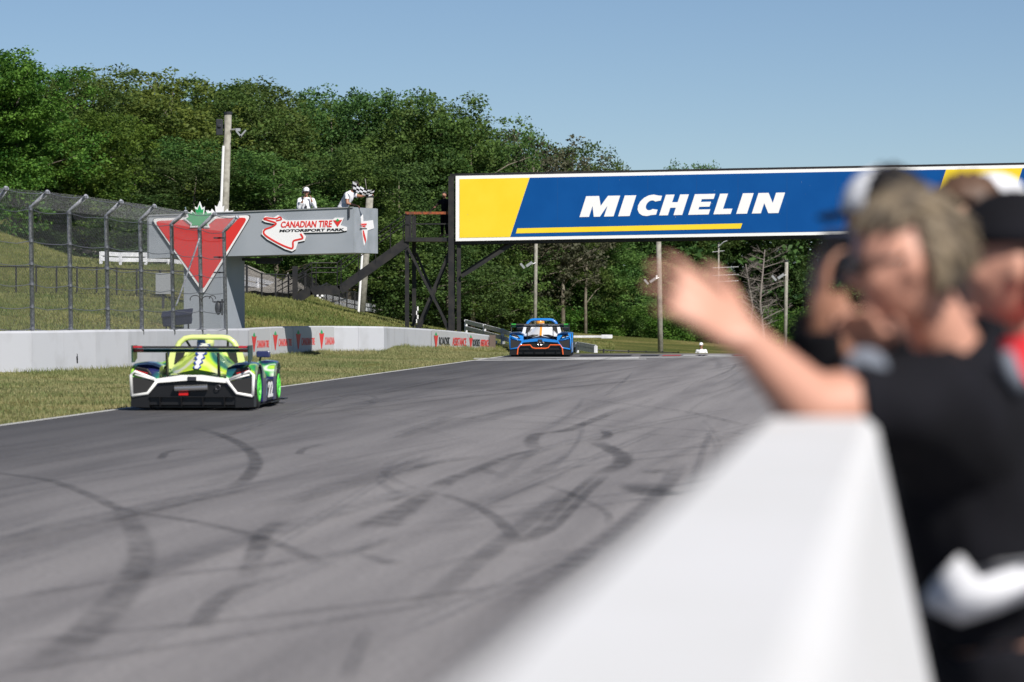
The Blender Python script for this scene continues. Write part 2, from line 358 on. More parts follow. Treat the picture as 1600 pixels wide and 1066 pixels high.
def skid_material():
    m = bpy.data.materials.new('rubber_mark'); m.use_nodes = True; n = m.node_tree; b = n.nodes['Principled BSDF']; L = n.links.new
    b.inputs['Base Color'].default_value = (.028, .028, .032, 1); b.inputs['Roughness'].default_value = .7
    uv = n.nodes.new('ShaderNodeUVMap'); uv.uv_map = 'UVMap'; sp = n.nodes.new('ShaderNodeSeparateXYZ'); L(uv.outputs[0], sp.inputs[0])
    def mth(op, a, bb):
        q = n.nodes.new('ShaderNodeMath'); q.operation = op
        for i, v in enumerate((a, bb)):
            if v is None: continue
            if isinstance(v, (int, float)): q.inputs[i].default_value = v
            else: L(v, q.inputs[i])
        return q.outputs[0]
    d = mth('ABSOLUTE', mth('SUBTRACT', sp.outputs[1], .5), None)
    edge = n.nodes.new('ShaderNodeMapRange'); edge.interpolation_type = 'SMOOTHSTEP'; edge.inputs['From Min'].default_value = .5; edge.inputs['From Max'].default_value = .2; L(d, edge.inputs[0])
    tc = n.nodes.new('ShaderNodeTexCoord'); t = n.nodes.new('ShaderNodeTexNoise'); t.inputs['Scale'].default_value = 3.0; t.inputs['Detail'].default_value = 9; t.inputs['Roughness'].default_value = .7; L(tc.outputs['Object'], t.inputs['Vector'])
    nr = n.nodes.new('ShaderNodeMapRange'); nr.inputs['From Min'].default_value = .40; nr.inputs['From Max'].default_value = .58; nr.inputs['To Min'].default_value = .25; L(t.outputs[0], nr.inputs[0])
    at = n.nodes.new('ShaderNodeAttribute'); at.attribute_name = 'strength'
    a = mth('MULTIPLY', mth('MULTIPLY', edge.outputs[0], nr.outputs[0]), at.outputs['Fac'])
    L(a, b.inputs['Alpha']); MATS['rubber_mark'] = m
skid_material()
skn = [0]
def skid(px, wdt, strength=.7, fade=(1, 1)):
    pts = [G(*p) for p in px]; dense = []
    for i in range(len(pts)-1):                   # Catmull-Rom
        p0 = pts[max(i-1, 0)]; p1 = pts[i]; p2 = pts[i+1]; p3 = pts[min(i+2, len(pts)-1)]
        for k in range(8):
            t = k/8; dense.append(.5*((2*p1)+(p2-p0)*t+(2*p0-5*p1+4*p2-p3)*t*t+(3*p1-p0-3*p2+p3)*t**3))
    dense.append(pts[-1]); N = len(dense); skn[0] += 1; z = .004+.0005*skn[0]
    V = []; F = []; uvs = []; S = []; side0 = None
    for i, p in enumerate(dense):
        d = (dense[min(i+1, N-1)]-dense[max(i-1, 0)]); d.z = 0; d.normalize(); sd = Vector((-d.y, d.x, 0))
        if side0 is not None and sd.dot(side0) < 0 and False: sd = -sd
        w_ = wdt if not isinstance(wdt, (list, tuple)) else wdt[0]+(wdt[1]-wdt[0])*i/(N-1)
        q = p+sd*w_/2; r_ = p-sd*w_/2; V += [(q.x, q.y, z), (r_.x, r_.y, z)]; uvs.append(i/N)
        f = min(1, (i+.3)/(N*.18)) if fade[0] else 1; f2 = min(1, (N-1-i+.3)/(N*.18)) if fade[1] else 1; S.append(f*f2*strength)
    for i in range(N-1): F.append([2*i, 2*i+1, 2*i+3, 2*i+2])
    me = bpy.data.meshes.new('skid_mark'); me.from_pydata(V, [], F); me.materials.append(MATS['rubber_mark'])
    ul = me.uv_layers.new(name='UVMap'); at = me.attributes.new('strength', 'FLOAT', 'POINT')
    for lo in me.loops: vi = lo.vertex_index; ul.data[lo.index].uv = (uvs[vi//2], vi % 2)
    at.data.foreach_set('value', [S[i//2] for i in range(2*N)])
    o = bpy.data.objects.new('skid_mark', me); COL.objects.link(o); o.parent = road
for a in [
 ([(-40, 734), (0, 740), (80, 752), (150, 778), (195, 798), (300, 815), (400, 838), (470, 866), (520, 890)], .30, .55),
 ([(185, 792), (212, 828), (222, 868), (205, 910), (165, 958), (110, 1010), (50, 1050)], (.35, .5), .5),
 ([(303, 668), (350, 682), (385, 700), (400, 722), (388, 745), (362, 762)], .34, .75),
 ([(250, 720), (260, 708), (285, 703), (320, 701)], .22, .65), ([(467, 712), (475, 702), (505, 695)], .22, .45),
 ([(583, 826), (625, 800), (680, 765)], (.75, .28), .65), ([(680, 765), (700, 752), (740, 736), (800, 712), (840, 703)], (.5, .2), .65),
 ([(838, 704), (830, 690), (842, 679), (880, 674), (905, 666), (945, 650), (980, 636)], .42, .7),
 ([(688, 772), (740, 790), (780, 815), (808, 848)], .26, .6), ([(802, 852), (840, 830), (865, 805), (905, 765), (935, 740)], .2, .65),
 ([(815, 850), (858, 830), (890, 800), (920, 768), (950, 742)], .22, .75), ([(935, 742), (968, 728), (974, 714), (955, 703), (928, 690)], .5, .85),
 ([(942, 672), (950, 680), (944, 686), (925, 690)], .3, .7),
 ([(845, 758), (880, 768), (912, 782), (948, 802), (952, 822)], .16, .45),
 ([(-20, 945), (100, 922), (220, 905), (420, 884), (500, 868)], .3, .42), ([(-20, 1012), (150, 992), (300, 978), (500, 955), (700, 930), (860, 905)], .26, .48),
 ([(-20, 1060), (150, 1030), (300, 1008), (500, 975), (800, 925)], .3, .35),
 ([(310, 985), (335, 945), (375, 920), (440, 903)], .3, .5), ([(388, 908), (398, 872), (415, 832), (448, 813)], .32, .5),
 ([(400, 840), (408, 850), (400, 865)], .4, .4), ([(500, 862), (560, 868), (608, 880)], .2, .6), ([(600, 876), (606, 880), (612, 882)], .3, .8),
 ([(0, 735), (140, 713), (300, 688), (420, 668)], .25, .3), ([(470, 627), (650, 609), (840, 596), (950, 582), (1040, 568)], .25, .6), ([(600, 632), (830, 612), (950, 600), (1100, 584)], .25, .55),
 ([(900, 624), (990, 634), (1080, 646), (1175, 668)], .13, .75), ([(1000, 756), (1012, 768), (1030, 773), (1046, 770)], .9, .85), ([(1010, 742), (1025, 736), (1040, 740)], .4, .5),
 ([(645, 735), (685, 724), (762, 714)], .3, .6), ([(650, 770), (610, 785)], .2, .3), ([(720, 658), (780, 645), (828, 634)], .25, .55), ([(750, 735), (790, 745)], .2, .5),
 ([(620, 840), (700, 830), (760, 822)], .25, .35), ([(470, 880), (560, 862), (620, 842)], .3, .4), ([(820, 745), (870, 722), (890, 710)], .25, .35), ([(640, 900), (760, 870), (860, 868), (940, 860)], .25, .35),
 ([(545, 1066), (560, 1020), (580, 985)], .2, .3), ([(790, 810), (860, 790), (900, 780)], .15, .3), ([(1090, 600), (1140, 580), (1150, 570)], .2, .45), ([(1060, 625), (1130, 610), (1170, 590)], .2, .3),
 ([(660, 600), (760, 590), (900, 578), (1010, 566)], .2, .35), ([(520, 640), (620, 660), (760, 700)], .18, .2), ([(200, 700), (330, 703), (450, 712), (560, 722)], .2, .28)]:
    a_ = list(a); a_[1] = a_[1]*.54 if not isinstance(a_[1], tuple) else tuple(v*.60 for v in a_[1]); a_[2] = a_[2]*.56; skid(*a_)

def skid_world(pts, wdt, strength):
    skid([(800+FPX*x/y, HOR+CAMZ*FPX/y) for x, y in pts], wdt, strength)
_r = random.Random(21)
for i in range(70):
    Y0 = 14+80*_r.random()**1.5; off = _r.uniform(.8, 12.5); L_ = _r.uniform(4, 26)*(.4+Y0/70); dv = math.radians(_r.gauss(0, 2.2)); cv = _r.gauss(0, .0012)
    pts = []
    for k in range(5):
        t = L_*k/4; pts.append((road_left(Y0+t)+off+math.tan(dv)*t+cv*t*t, Y0+t))
    w_ = _r.choice((.07, .10, .16, .22)); st_ = _r.uniform(.12, .34); skid_world(pts, w_, st_)
    if _r.random() < .35: skid_world([(x+1.5, y) for x, y in pts], w_, st_*.8)
for i in range(12):
    Y0 = _r.uniform(14, 60); X0_ = road_left(Y0)+_r.uniform(1, 11); a0 = _r.uniform(-.6, .9); c_ = _r.choice((-1, 1))*_r.uniform(.05, .16); pts = []; x, y = X0_, Y0
    for k in range(7): pts.append((x, y)); x += math.sin(a0)*1.1; y += math.cos(a0)*1.6; a0 += c_*1.3
    skid_world(pts, .13, _r.uniform(.2, .4))
# grass blades -------------------------------------------------
def leafy_mat(name, c1, c2, scale=3, trans=.3, island=True, obj=True):
    m = bpy.data.materials.new(name); m.use_nodes = True; n = m.node_tree; b = n.nodes['Principled BSDF']; L = n.links.new
    b.inputs['Roughness'].default_value = .6; b.inputs['Specular IOR Level'].default_value = .25
    gm = n.nodes.new('ShaderNodeNewGeometry'); r = n.nodes.new('ShaderNodeValToRGB')
    r.color_ramp.elements[0].position = .1; r.color_ramp.elements[0].color = (*c1, 1); r.color_ramp.elements[1].position = .9; r.color_ramp.elements[1].color = (*c2, 1)
    tc = n.nodes.new('ShaderNodeTexCoord'); t = n.nodes.new('ShaderNodeTexNoise'); t.inputs['Scale'].default_value = scale; L(tc.outputs['Object'], t.inputs['Vector'])
    a = n.nodes.new('ShaderNodeMath'); a.operation = 'MULTIPLY_ADD'; a.inputs[1].default_value = .5; L(gm.outputs['Random Per Island'], a.inputs[0])
    s = n.nodes.new('ShaderNodeMath'); s.operation = 'MULTIPLY_ADD'; s.inputs[1].default_value = 1.6; s.inputs[2].default_value = -.55; L(t.outputs[0], s.inputs[0]); L(s.outputs[0], a.inputs[2])
    L(a.outputs[0], r.inputs[0])
    tr = n.nodes.new('ShaderNodeBsdfTranslucent'); mx = n.nodes.new('ShaderNodeMixShader'); mx.inputs[0].default_value = trans
    src = r.outputs[0]
    if obj:
        oi = n.nodes.new('ShaderNodeObjectInfo'); h = n.nodes.new('ShaderNodeHueSaturation'); L(src, h.inputs['Color'])
        mr = n.nodes.new('ShaderNodeMapRange'); mr.inputs['To Min'].default_value = .492; mr.inputs['To Max'].default_value = .53; L(oi.outputs['Random'], mr.inputs[0]); L(mr.outputs[0], h.inputs['Hue'])
        mv = n.nodes.new('ShaderNodeMapRange'); mv.inputs['To Min'].default_value = .8; mv.inputs['To Max'].default_value = 1.2; L(oi.outputs['Random'], mv.inputs[0]); L(mv.outputs[0], h.inputs['Value'])
        src = h.outputs[0]
    L(src, b.inputs['Base Color']); L(src, tr.inputs['Color']); out = n.nodes['Material Output']
    L(b.outputs[0], mx.inputs[1]); L(tr.outputs[0], mx.inputs[2]); L(mx.outputs[0], out.inputs[0])
    MATS[name] = m
leafy_mat('grass_blade', (.13, .18, .06), (.38, .34, .17), .35, .3, obj=False)
leafy_mat('grass_hill', (.09, .14, .03), (.28, .27, .10), .25, .3, obj=False)
def blades(name, X, Y, h, wd, m):
    N = len(X); Z = heights(X, Y); ang = rng.uniform(0, math.pi, N); hh = h*rng.uniform(.4, 1.15, N); ww = wd*rng.uniform(.6, 1.3, N)
    lx = rng.normal(0, .4, N)*hh; ly = rng.normal(0, .4, N)*hh; cx = np.cos(ang)*ww/2; cy = np.sin(ang)*ww/2
    a = np.stack([X-cx, Y-cy, Z-.01], 1); b = np.stack([X+cx, Y+cy, Z-.01], 1); c = np.stack([X+lx, Y+ly, Z+hh], 1)
    V = np.stack([a, b, c], 1).reshape(-1, 3); F = np.arange(3*N).reshape(-1, 3)
    o = bpy.data.objects.new(name, np_mesh(name, V, F, m, False)); COL.objects.link(o)
    tag(o, {'grass_blade': 'short sun-dried grass on the verge between track edge and concrete wall', 'grass_hill': 'greener grass covering the banking behind the concrete wall'}[m], 'grass'); o['kind'] = 'stuff'
    return o
bx = np.array([b.x for b in bar_base]); by = np.array([b.y for b in bar_base])
N = 260000; Y = 44+76*rng.random(N)**.9; T = rng.random(N)
left = np.interp(Y, by, bx, left=bx[0]-3); left = np.where(Y < by[0], bx[0]-(by[0]-Y)*.05-2, left)
X = left+(road_left(Y)-.03-left)*T
nzv = np.sin(X*3.1+Y*1.3)*np.sin(Y*2.2-X)+rng.normal(0, .5, N)
k = nzv > -.5; pn = np.sin(X*1.7+np.sin(Y*.31)*2)*np.sin(Y*.23+X*.9+1.0)+.5*np.sin(X*4.1-Y*.7)+rng.normal(0, .35, N); k &= pn > -.95; blades('grass', X[k], Y[k], .055, .022, 'grass_blade')
# taller fringe at the foot of the wall
N = 9000; t = rng.random(N); seg = rng.integers(2, len(bar_base)-1, N); Xf = bx[seg]+(bx[seg+1]-bx[seg])*t; Yf = by[seg]+(by[seg+1]-by[seg])*t
off = np.abs(rng.normal(0, .3, N))+.12
wt = np.where(Yf > 112, 1, .35) ; kk = rng.random(N) < wt
blades('grass', (Xf+off)[kk], (Yf-off*.4)[kk], .13, .02, 'grass_blade')['label'] = 'taller dry grass fringe along the foot of the concrete wall'
N = 230000; pxs = rng.uniform(-80, 960, N); Y = 84+125*rng.random(N); X = (pxs-800)/FPX*Y
front = np.interp(X, bx, by, left=by[0], right=150); kk = (Y > front+.8) & ~((pxs > 365) & (Y > np.interp(pxs, [365, 385, 450, 533, 577, 632, 710, 960], [137, 138, 150, 181, 195, 205, 214, 216])))
blades('grass', X[kk], Y[kk], .10, .045, 'grass_hill')
# ---------------------------------------------------------------- near white pit wall
def near_wall():
    X0 = lambda Y: .431+(Y-6.63)*.102
    root = empty('pit_wall', (X0(5), 5, 0), 'long white painted pit wall blurred in the right foreground', 'wall')
    mb = MB()
    def ring(Y):
        x = X0(Y); zt = 1.35
        prof = [(-.16, 0), (-.16, .08), (-.07, .35), (0, zt-.02), (.02, zt), (.18, zt), (.20, zt-.02), (.30, .86), (.36, .3), (.45, .0)]
        return [Vector((x+a, Y, z)) for a, z in prof]
    mb.loft([ring(.9), ring(3), ring(5), ring(6.6)])
    mb.build('wall_body', 'wall_paint', root)
near_wall()

# ---------------------------------------------------------------- far concrete wall with banners
def far_wall():
    root = empty('concrete_wall', bar_base[8], 'low pale concrete barrier running behind the grass verge, hung with small banners', 'wall')
    n = len(bar_base); nor = []
    for i in range(n):
        a = bar_base[max(i-1, 0)]; b = bar_base[min(i+1, n-1)]; d = (b-a); d.z = 0; d.normalize(); nor.append(Vector((-d.y, d.x, 0)))  # points away from track
    for i in range(n-1):
        mb = MB(); g_ = .006
        r_ = []
        for j, t in ((i, g_), (i+1, -g_)):
            b = bar_base[j].copy(); d = (bar_base[i+1]-bar_base[i]).normalized(); b += d*t; zt = bar_top[j]; nn = nor[j]
            zb = b.z-.25; b0 = Vector((b.x, b.y, 0))
            r_.append([b0+Vector((0, 0, zb)), b0+Vector((0, 0, zt-.05)), b0+nn*.03+Vector((0, 0, zt)), b0+nn*.27+Vector((0, 0, zt)), b0+nn*.30+Vector((0, 0, zt-.05)), b0+nn*.36+Vector((0, 0, zb))])
        mb.loft(r_); mb.m = [0]*len(mb.f)
        mb.build('wall_block', 'concrete_white', root)
    # planes of the faces, for banners
    def face(i):
        a = bar_base[i]; b = bar_base[i+1]; return Plane(a, b-a, Vector((0, 0, 1)))
    def find(px):
        for i in range(n-1):
            # photo x of the base points
            p = [800+FPX*q.x/q.y for q in (bar_base[i], bar_base[i+1])]
            if p[0] <= px < p[1]: return face(i)
        return face(n-2)
    def carrot(pl, mb, x, y, s, off):
        pl.poly(mb, [(x-.25*s, y-.66*s), (x+.25*s, y-.66*s), (x+.02*s, y+.95*s), (x-.04*s, y+.95*s)], off, .004, 1)
        pl.poly(mb, [(x-.13*s, y-.60*s), (x-.11*s, y-.82*s), (x-.01*s, y-1.05*s), (x+.09*s, y-.8*s), (x+.13*s, y-.60*s)], off+.002, .004, 2)
    ms = ['banner_white', 'sign_red', 'sign_green', 'sign_black']
    # (left px, right px, top offset..., content)
    for x0, x1, kind in ((388.5, 421, 'ct'), (421, 457, 'ct'), (457, 493, 'ct'), (493, 531, 'ct')):
        xm = (x0+x1)/2; pl = find(xm); mb = MB()
        def yt(x): return np.interp(x, [b[0] for b in BAR], [b[2] for b in BAR])+1.5
        def yb(x): return np.interp(x, [b[0] for b in BAR], [b[1] for b in BAR])-1.2
        pl.poly(mb, [(x0, yb(x0)), (x1-.4, yb(x1)), (x1-.4, yt(x1)), (x0, yt(x0))], .015, .008, 0)
        yc = (yt(xm)+yb(xm))/2; w = x1-x0
        carrot(pl, mb, x0+w*.22, yc-.5, 15, .025)
        h = 6.3
        a, b = x0+w*.36, x0+w*.93; pl.text(mb, 'CANADIAN TIRE', [(a, yc+h+1.5), (b, yc+h+.5), (b, yc-h+2.5), (a, yc-h+2.5)], .025, .004, .012, 1)
        mb.build('banner', ms, root)
    X = [637, 672, 700, 735, 765]; TY = [512, 514.2, 516.5, 520, 524]; BY = [549.3, 549, 548.8, 548.6, 548.5]
    for x0, x1 in ((674, 729), (731, 763)):
        i0 = n-4 if x0 < 700 else n-2
        mb = MB()
        # banner hung over two faces: follow each face in turn
        lo = [(max(a, x0), min(b, x1), n-5+k) for k, (a, b) in enumerate(zip(X[:-1], X[1:])) if min(b, x1) > max(a, x0)]
        for a, b, fi in lo:
            pl = face(fi)
            pl.poly(mb, [(a, np.interp(a, X, BY)-1), (b, np.interp(b, X, BY)-1), (b, np.interp(b, X, TY)+1.6), (a, np.interp(a, X, TY)+1.6)], .012, .008, 0)
        pl = face(n-4 if x0 < 700 else n-2)
        yc = lambda x: (np.interp(x, X, TY)+np.interp(x, X, BY))/2+.8
        w = x1-x0; mb2 = mb
        pl0 = face(n-4) if x0 < 700 else face(n-2)
        carrot(pl0, mb, x0+w*.11, yc(x0+2), 13 if x0 < 700 else 11, .03)
        pm_ = face(n-3) if x0 < 700 else face(n-2)
        h = 6.2 if x0 < 700 else 5.4
        for txt, a, b, c in (('ROADSIDE', .20, .55, 3), ('ASSISTANCE', .58, .97, 1)):
            a = x0+w*a; b = x0+w*b
            pl_ = find((a+b)/2)
            pl_.text(mb, txt, [(a, yc(a)+h), (b, yc(b)+h), (b, yc(b)-h), (a, yc(a)-h)], .03, .004, .012, c)
        mb.build('banner', ms, root)
    # scrapes on the wall
    for px, py, w_, h_ in ((121, 562, 1.6, 11),):
        pl = find(px); mb = MB()
        for k in range(5):
            a = px+random.uniform(-w_, w_); b = py+random.uniform(-3, 3); hh = h_*random.uniform(.3, .9)
            pl.poly(mb, [(a-.5, b-hh), (a+.5, b-hh*.8), (a+.9, b+hh*.8), (a+.1, b+hh)], .003, .002)
        mb.build('scrape_mark', 'line_dark', root)
    # brown end post
    b = bar_base[-1]; e = empty('end_post', P(770, 549, 149.5), 'brown weathered post at the far end of the concrete barrier', 'post')
    p = P(769.5, 549, 149.6); MB().box(p+Vector((0, 0, .2)), (.24, .3, .86)).build('post_block', 'rust_grey', e)
mat('rust_grey', (.12, .09, .075), .85)
far_wall()
def guardrail():
    a = P(772, 540, 155); b = P(803, 543, 150); e = empty('guardrail', a-Vector((0, 0, .6)), 'grey corrugated steel guardrail between barrier end and blue race car', 'guardrail')
    for k in range(3):
        z = Vector((0, 0, .05-.27*k)); MB().beam(a+z, b+z, .05, .10).build('rail', 'grey_metal', e)
    for t in (.1, .5, .9):
        q = a.lerp(b, t); MB().box(q+Vector((0, .1, -.3)), (.1, .1, 1.0)).build('post', 'grey_metal', e)
guardrail()

# ---------------------------------------------------------------- debris fence on the wall
def wall_y(px): return float(np.interp(px, [b[0] for b in BAR], [b.y for b in bar_base[:len(BAR)]]))+.35
def debris_fence():
    e = empty('debris_fence', P(165, 515, wall_y(165)), 'tall galvanised chain-link debris fence with angled post tops above the concrete wall', 'fence')
    posts = [(-62, 300, 275), (-5, 312, 297, 12), (48, 325, 300, 76), (107, 330, 307, 134), (165, 338, 315, 190), (219, 344, 322, 242)]
    posts = [(-66, 320, -38, 292), (-8, 322, 10, 294), (48, 325, 75, 300), (108, 331, 135, 307), (166, 338, 190, 315), (219, 345, 242, 322), (268, 350, 291, 331), (312, 357, 336, 334), (350, 362, 371, 339)]
    base = []; mid = []; top = []
    for x, ym, xt, yt in posts:
        Y = wall_y(x); b = P(x+3, 516, Y); b.z -= .1; m = P(x, ym, Y); t = P(xt, yt, Y-.35)
        mb = MB().tube([b, m, m.lerp(t, .12), t], .050, 10)
        mb.tube([t-(t-m)*.06, t+(t-m)*.01], .058, 10)
        mb.build('post', 'galv', e, smooth=True); base.append(b); mid.append(m); top.append(t)
    levels = [('m', 1.0), ('t', 1.0), ('m', .74), ('m', .52), ('m', .36), ('m', .12), ('t', .05)]
    def pt(i, f, kind): return base[i].lerp(mid[i], f) if kind == 'm' else mid[i].lerp(top[i], f)
    cab = MB()
    for kind, f in [('m', .05), ('m', .22), ('m', .40), ('m', .56), ('m', .74), ('m', .99), ('t', .95)]:
        for i in range(len(posts)-1):
            a = pt(i, f, kind); b = pt(i+1, f, kind); a = a-Vector((0, .05, 0)); b = b-Vector((0, .05, 0))
            pts = [a.lerp(b, t)-Vector((0, 0, .045*math.sin(math.pi*t)*(1+random.random()*.6))) for t in (0, .2, .4, .6, .8, 1)]
            cab.tube(pts, .009, 5)
            cab.tube([a+Vector((0, -.01, .03)), a+Vector((.0, -.01, -.03))], .055 if random.random() < .3 else .046, 8)
    cab.build('cable', 'wire', e)
    # chain link: straight diagonal wires in both directions, bay by bay
    wire = MB(); rr = .0015
    for i in range(len(posts)-1):
        for (A, B, C, D) in ((base[i], base[i+1], mid[i+1], mid[i]), (mid[i], mid[i+1], top[i+1], top[i])):
            W = (B-A).length; H = ((D-A).length+(C-B).length)/2; pitch = .085
            def at(s, t): return A.lerp(B, s).lerp(D.lerp(C, s), t)-Vector((0, .04, 0))
            K = int((W+H)/pitch)
            for k in range(1, K):
                c = k*pitch
                x0 = max(0, c-H); x1 = min(W, c)
                if x1-x0 < .01: continue
                for sgn in (1, -1):
                    p = at((x0 if sgn > 0 else W-x0)/W, min(1, (c-x0)/H)); q = at((x1 if sgn > 0 else W-x1)/W, max(0, (c-x1)/H))
                    wire.tube([p, q], rr, 3, cap=False)
    wire.build('chain_link_mesh', 'wire', e, recalc=False, kind='stuff')
    # diagonal stay, box, coil of cable near the last posts
    Y = wall_y(300); MB().tube([P(275, 478, Y+.4), P(312, 372, Y+.4)], .022, 6).build('stay', 'galv', e)
    MB().ell(P(341, 481, wall_y(341)), (.09, .08, .19), 12, 8).build('loudspeaker', 'dark_box', e, smooth=True); MB().box(P(347, 480, wall_y(345)), (.04, .1, .42)).build('mounting_bar', 'dark_box', e)
    for x in (339, 345):
        for y in (372, 402, 426, 472): MB().box(P(x, y, wall_y(341)-.04), (.18, .03, .04)).build('bracket', 'dark_box', e)
    m = MB()
    for cx, cy, rx in ((305, 468, 8), (324, 470, 9), (332, 466, 5)):
        m.tube([P(cx+rx*math.cos(a), cy+rx*.8*math.sin(a), wall_y(310)-.08) for a in [math.pi*(.9+1.2*k/8) for k in range(9)]], .012, 5)
    m.build('cable_loop', 'wire_dark', e)
debris_fence()

# ---------------------------------------------------------------- flag stand
def leaf_outline():
    h = [(0, 1), (.10, .74), (.20, .80), (.16, .48), (.34, .66), (.38, .56), (.60, .60), (.53, .40), (.66, .32), (.36, .08), (.40, -.04), (.06, -.02), (.05, -.30)]
    return h+[(-x, y) for x, y in reversed(h[1:])]
def flag_stand():
    YL, YR = 109.5, 107.6
    bl, br = P(230, 404, YL), P(552, 395, YR); tl, tr = P(230, 337, YL), P(552, 324, YR)
    tl.x = bl.x; tr.x = br.x
    root = empty('flag_stand', P(340, 505, 111), 'cantilevered grey flag stand with big red triangle emblem, on a grey column', 'flag stand')
    r_ = (br-bl); r_.z = 0; r_.normalize(); back = Vector((-r_.y, r_.x, 0)); pl = Plane(bl, br-bl, tl-bl)
    D = 1.9   # depth of the box
    walls = MB(); th = .05
    # four walls, floor: an open box
    walls.prism([bl, br, tr, tl], (0, 0, 0), back*th)
    walls.prism([bl, br, tr, tl], back*(D-th), back*D)
    walls.prism([bl, bl+back*D, tl+back*D, tl], r_*0, r_*th)
    walls.build('box_wall', 'stand_grey', root)
    MB().prism([br+back*.0, br+back*D, tr+back*D, tr], r_*(.003), r_*(.05)).build('end_wall', 'stand_side', root)
    MB().prism([bl+back*th, br+back*th, br+back*(D-th), bl+back*(D-th)], (0, 0, .003), (0, 0, .10)).build('floor', 'stand_grey', root)
    rail = MB(); 
    rail.beam(tl, tr, .07, .03).beam(tl+back*(D-.02), tr+back*(D-.02), .07, .03)
    rail.build('top_rail', 'grey_metal', root)
    # column (two colours are only light and shade)
    # floor beam box between column and stand
    z0 = hz(root.location.x, 110)-.3
    cl = P(303, 402, 109.9); cr = P(382, 400, 109.6); 
    m = MB(); a = Vector((cl.x, cl.y+.12, 0)); b = Vector((cr.x-.05, cr.y+.12, 0)); ztop = P(350, 401, 110).z
    a = bl+r_*((cl-bl).dot(r_))+back*.02; pb_ = P(360, 401, 109.5); b = bl+r_*((pb_-bl).dot(r_))+back*.02; a = Vector((a.x, a.y, 0)); b = Vector((b.x, b.y, 0))
    m.prism([a+Vector((0, 0, z0)), b+Vector((0, 0, z0)), b+Vector((0, 0, ztop)), a+Vector((0, 0, ztop))], (0, 0, 0), back*(D-.1))
    m.build('column', 'stand_grey', root)
    m = MB(); pa = P(357, 404, 109.9)
    m.box((pa.x+.75, 110.6, pa.z-.02), (1.5, .5, .08)).box((pa.x+1.1, 110.4, pa.z-.1), (.7, .1, .1)); m.build('under_beam', 'dark_box', root)
    # ---- triangle emblem
    E = MB()
    def rtri(s, off, th, mi):
        # corners TL, TR, bottom, slightly rounded; s = outward growth in photo px
        c = [(243-s*1.3, 345.5-s), (389+s*1.3, 340-s), (319, 452+s*1.9)]; pts = []
        for i, p in enumerate(c):
            a_ = Vector(c[i-1]); b_ = Vector(c[(i+1) % 3]); q = Vector(p); rad = 9 if i < 2 else 5
            d1 = (a_-q).normalized()*rad; d2 = (b_-q).normalized()*rad
            for t in (0, .25, .5, .75, 1): pts.append(tuple((1-t)**2*(q+d1)+2*t*(1-t)*q+t*t*(q+d2)))
        pl.poly(E, pts, off, th, mi)
    rtri(4.6, .03, .03, 2); rtri(3.8, .062, .01, 1); rtri(.0, .074, .01, 0)
    E.build('triangle_emblem', ['sign_red', 'sign_white', 'sign_black'], root)
    def leaf(cx, cy, s, mi_out, mi_in, name, off):
        m = MB(); o = leaf_outline(); pl.poly(m, [(cx+x*s*1.12, cy-(y-.35)*s*1.15-.35*s) for x, y in o], off, .03, 0)
        if mi_in is not None:
            pl.poly(m, [(cx+x*s*.92, cy-(y-.35)*s*.92-.35*s) for x, y in o], off+.034, .01, 1)
        m.build(name, ['sign_white', 'sign_green'], root)
    leaf(314.5, 352.5, 34, 0, 1, 'leaf_emblem', .09); leaf(341, 349, 32, 0, None, 'leaf_emblem', -.12)
    # ---- track-shaped logo
    def Z3(x, y): return (210+x/2.88, 150+y/2.88)
    outl = [(577, 560), (590, 541), (628, 548), (648, 536), (676, 556), (690, 560), (895, 556), (905, 548), (945, 548), (930, 582), (958, 590), (958, 606), (925, 612), (760, 616), (774, 634), (768, 652),
            (738, 658), (728, 690), (712, 700), (680, 690), (600, 646), (574, 622), (580, 602), (640, 578), (590, 568)]
    sh = MB(); pl.poly(sh, [Z3(x-1.5, y+4.0) for x, y in outl], .012, .006, 0); 
    pl.poly(sh, [Z3(x, y) for x, y in outl], .022, .02, 1)
    sh.build('logo_plate', ['sign_black', 'sign_white'], root)
    tr_ = MB(); path = [(584, 554), (598, 549), (640, 553), (656, 545), (664, 556), (640, 562)], [(584, 554), (610, 562), (640, 574), (620, 590), (590, 602), (586, 620), (610, 640), (660, 668), (706, 686), (716, 680), (718, 654), (742, 646), (760, 640), (750, 620)]
    for q in path:
        pts = [Vector(Z3(*p)) for p in q]; dn = []
        for i in range(len(pts)-1):
            p0 = pts[max(i-1, 0)]; p1 = pts[i]; p2 = pts[i+1]; p3 = pts[min(i+2, len(pts)-1)]
            for k in range(5):
                t = k/5; dn.append(.5*((2*p1)+(p2-p0)*t+(2*p0-5*p1+4*p2-p3)*t*t+(3*p1-p0-3*p2+p3)*t**3))
        dn.append(pts[-1]); L_ = []; R_ = []
        wd = 1.1 if q is path[0] else 1.35
        for i, p in enumerate(dn):
            d = (dn[min(i+1, len(dn)-1)]-dn[max(i-1, 0)]).normalized(); s_ = Vector((-d.y, d.x)); L_.append(p+s_*wd); R_.append(p-s_*wd)
        for i in range(len(dn)-1): pl.poly(tr_, [tuple(L_[i]), tuple(L_[i+1]), tuple(R_[i+1]), tuple(R_[i])], .043, .006)
    tr_.build('track_outline', 'sign_red', root)
    t1 = MB(); sl_ = 2.2
    a0, a1 = Z3(661, 592), Z3(889, 590); b1, b0 = Z3(893, 561), Z3(665, 566)
    pl.text(t1, 'CANADIAN TIRE', [a0, a1, b1, b0], .044, .006, .028, 0)
    pl.poly(t1, [Z3(897, 560), Z3(938, 558), Z3(917, 590)], .044, .006, 0); pl.poly(t1, [Z3(909, 562), Z3(917, 552), Z3(926, 561), Z3(917, 566)], .052, .006, 2)
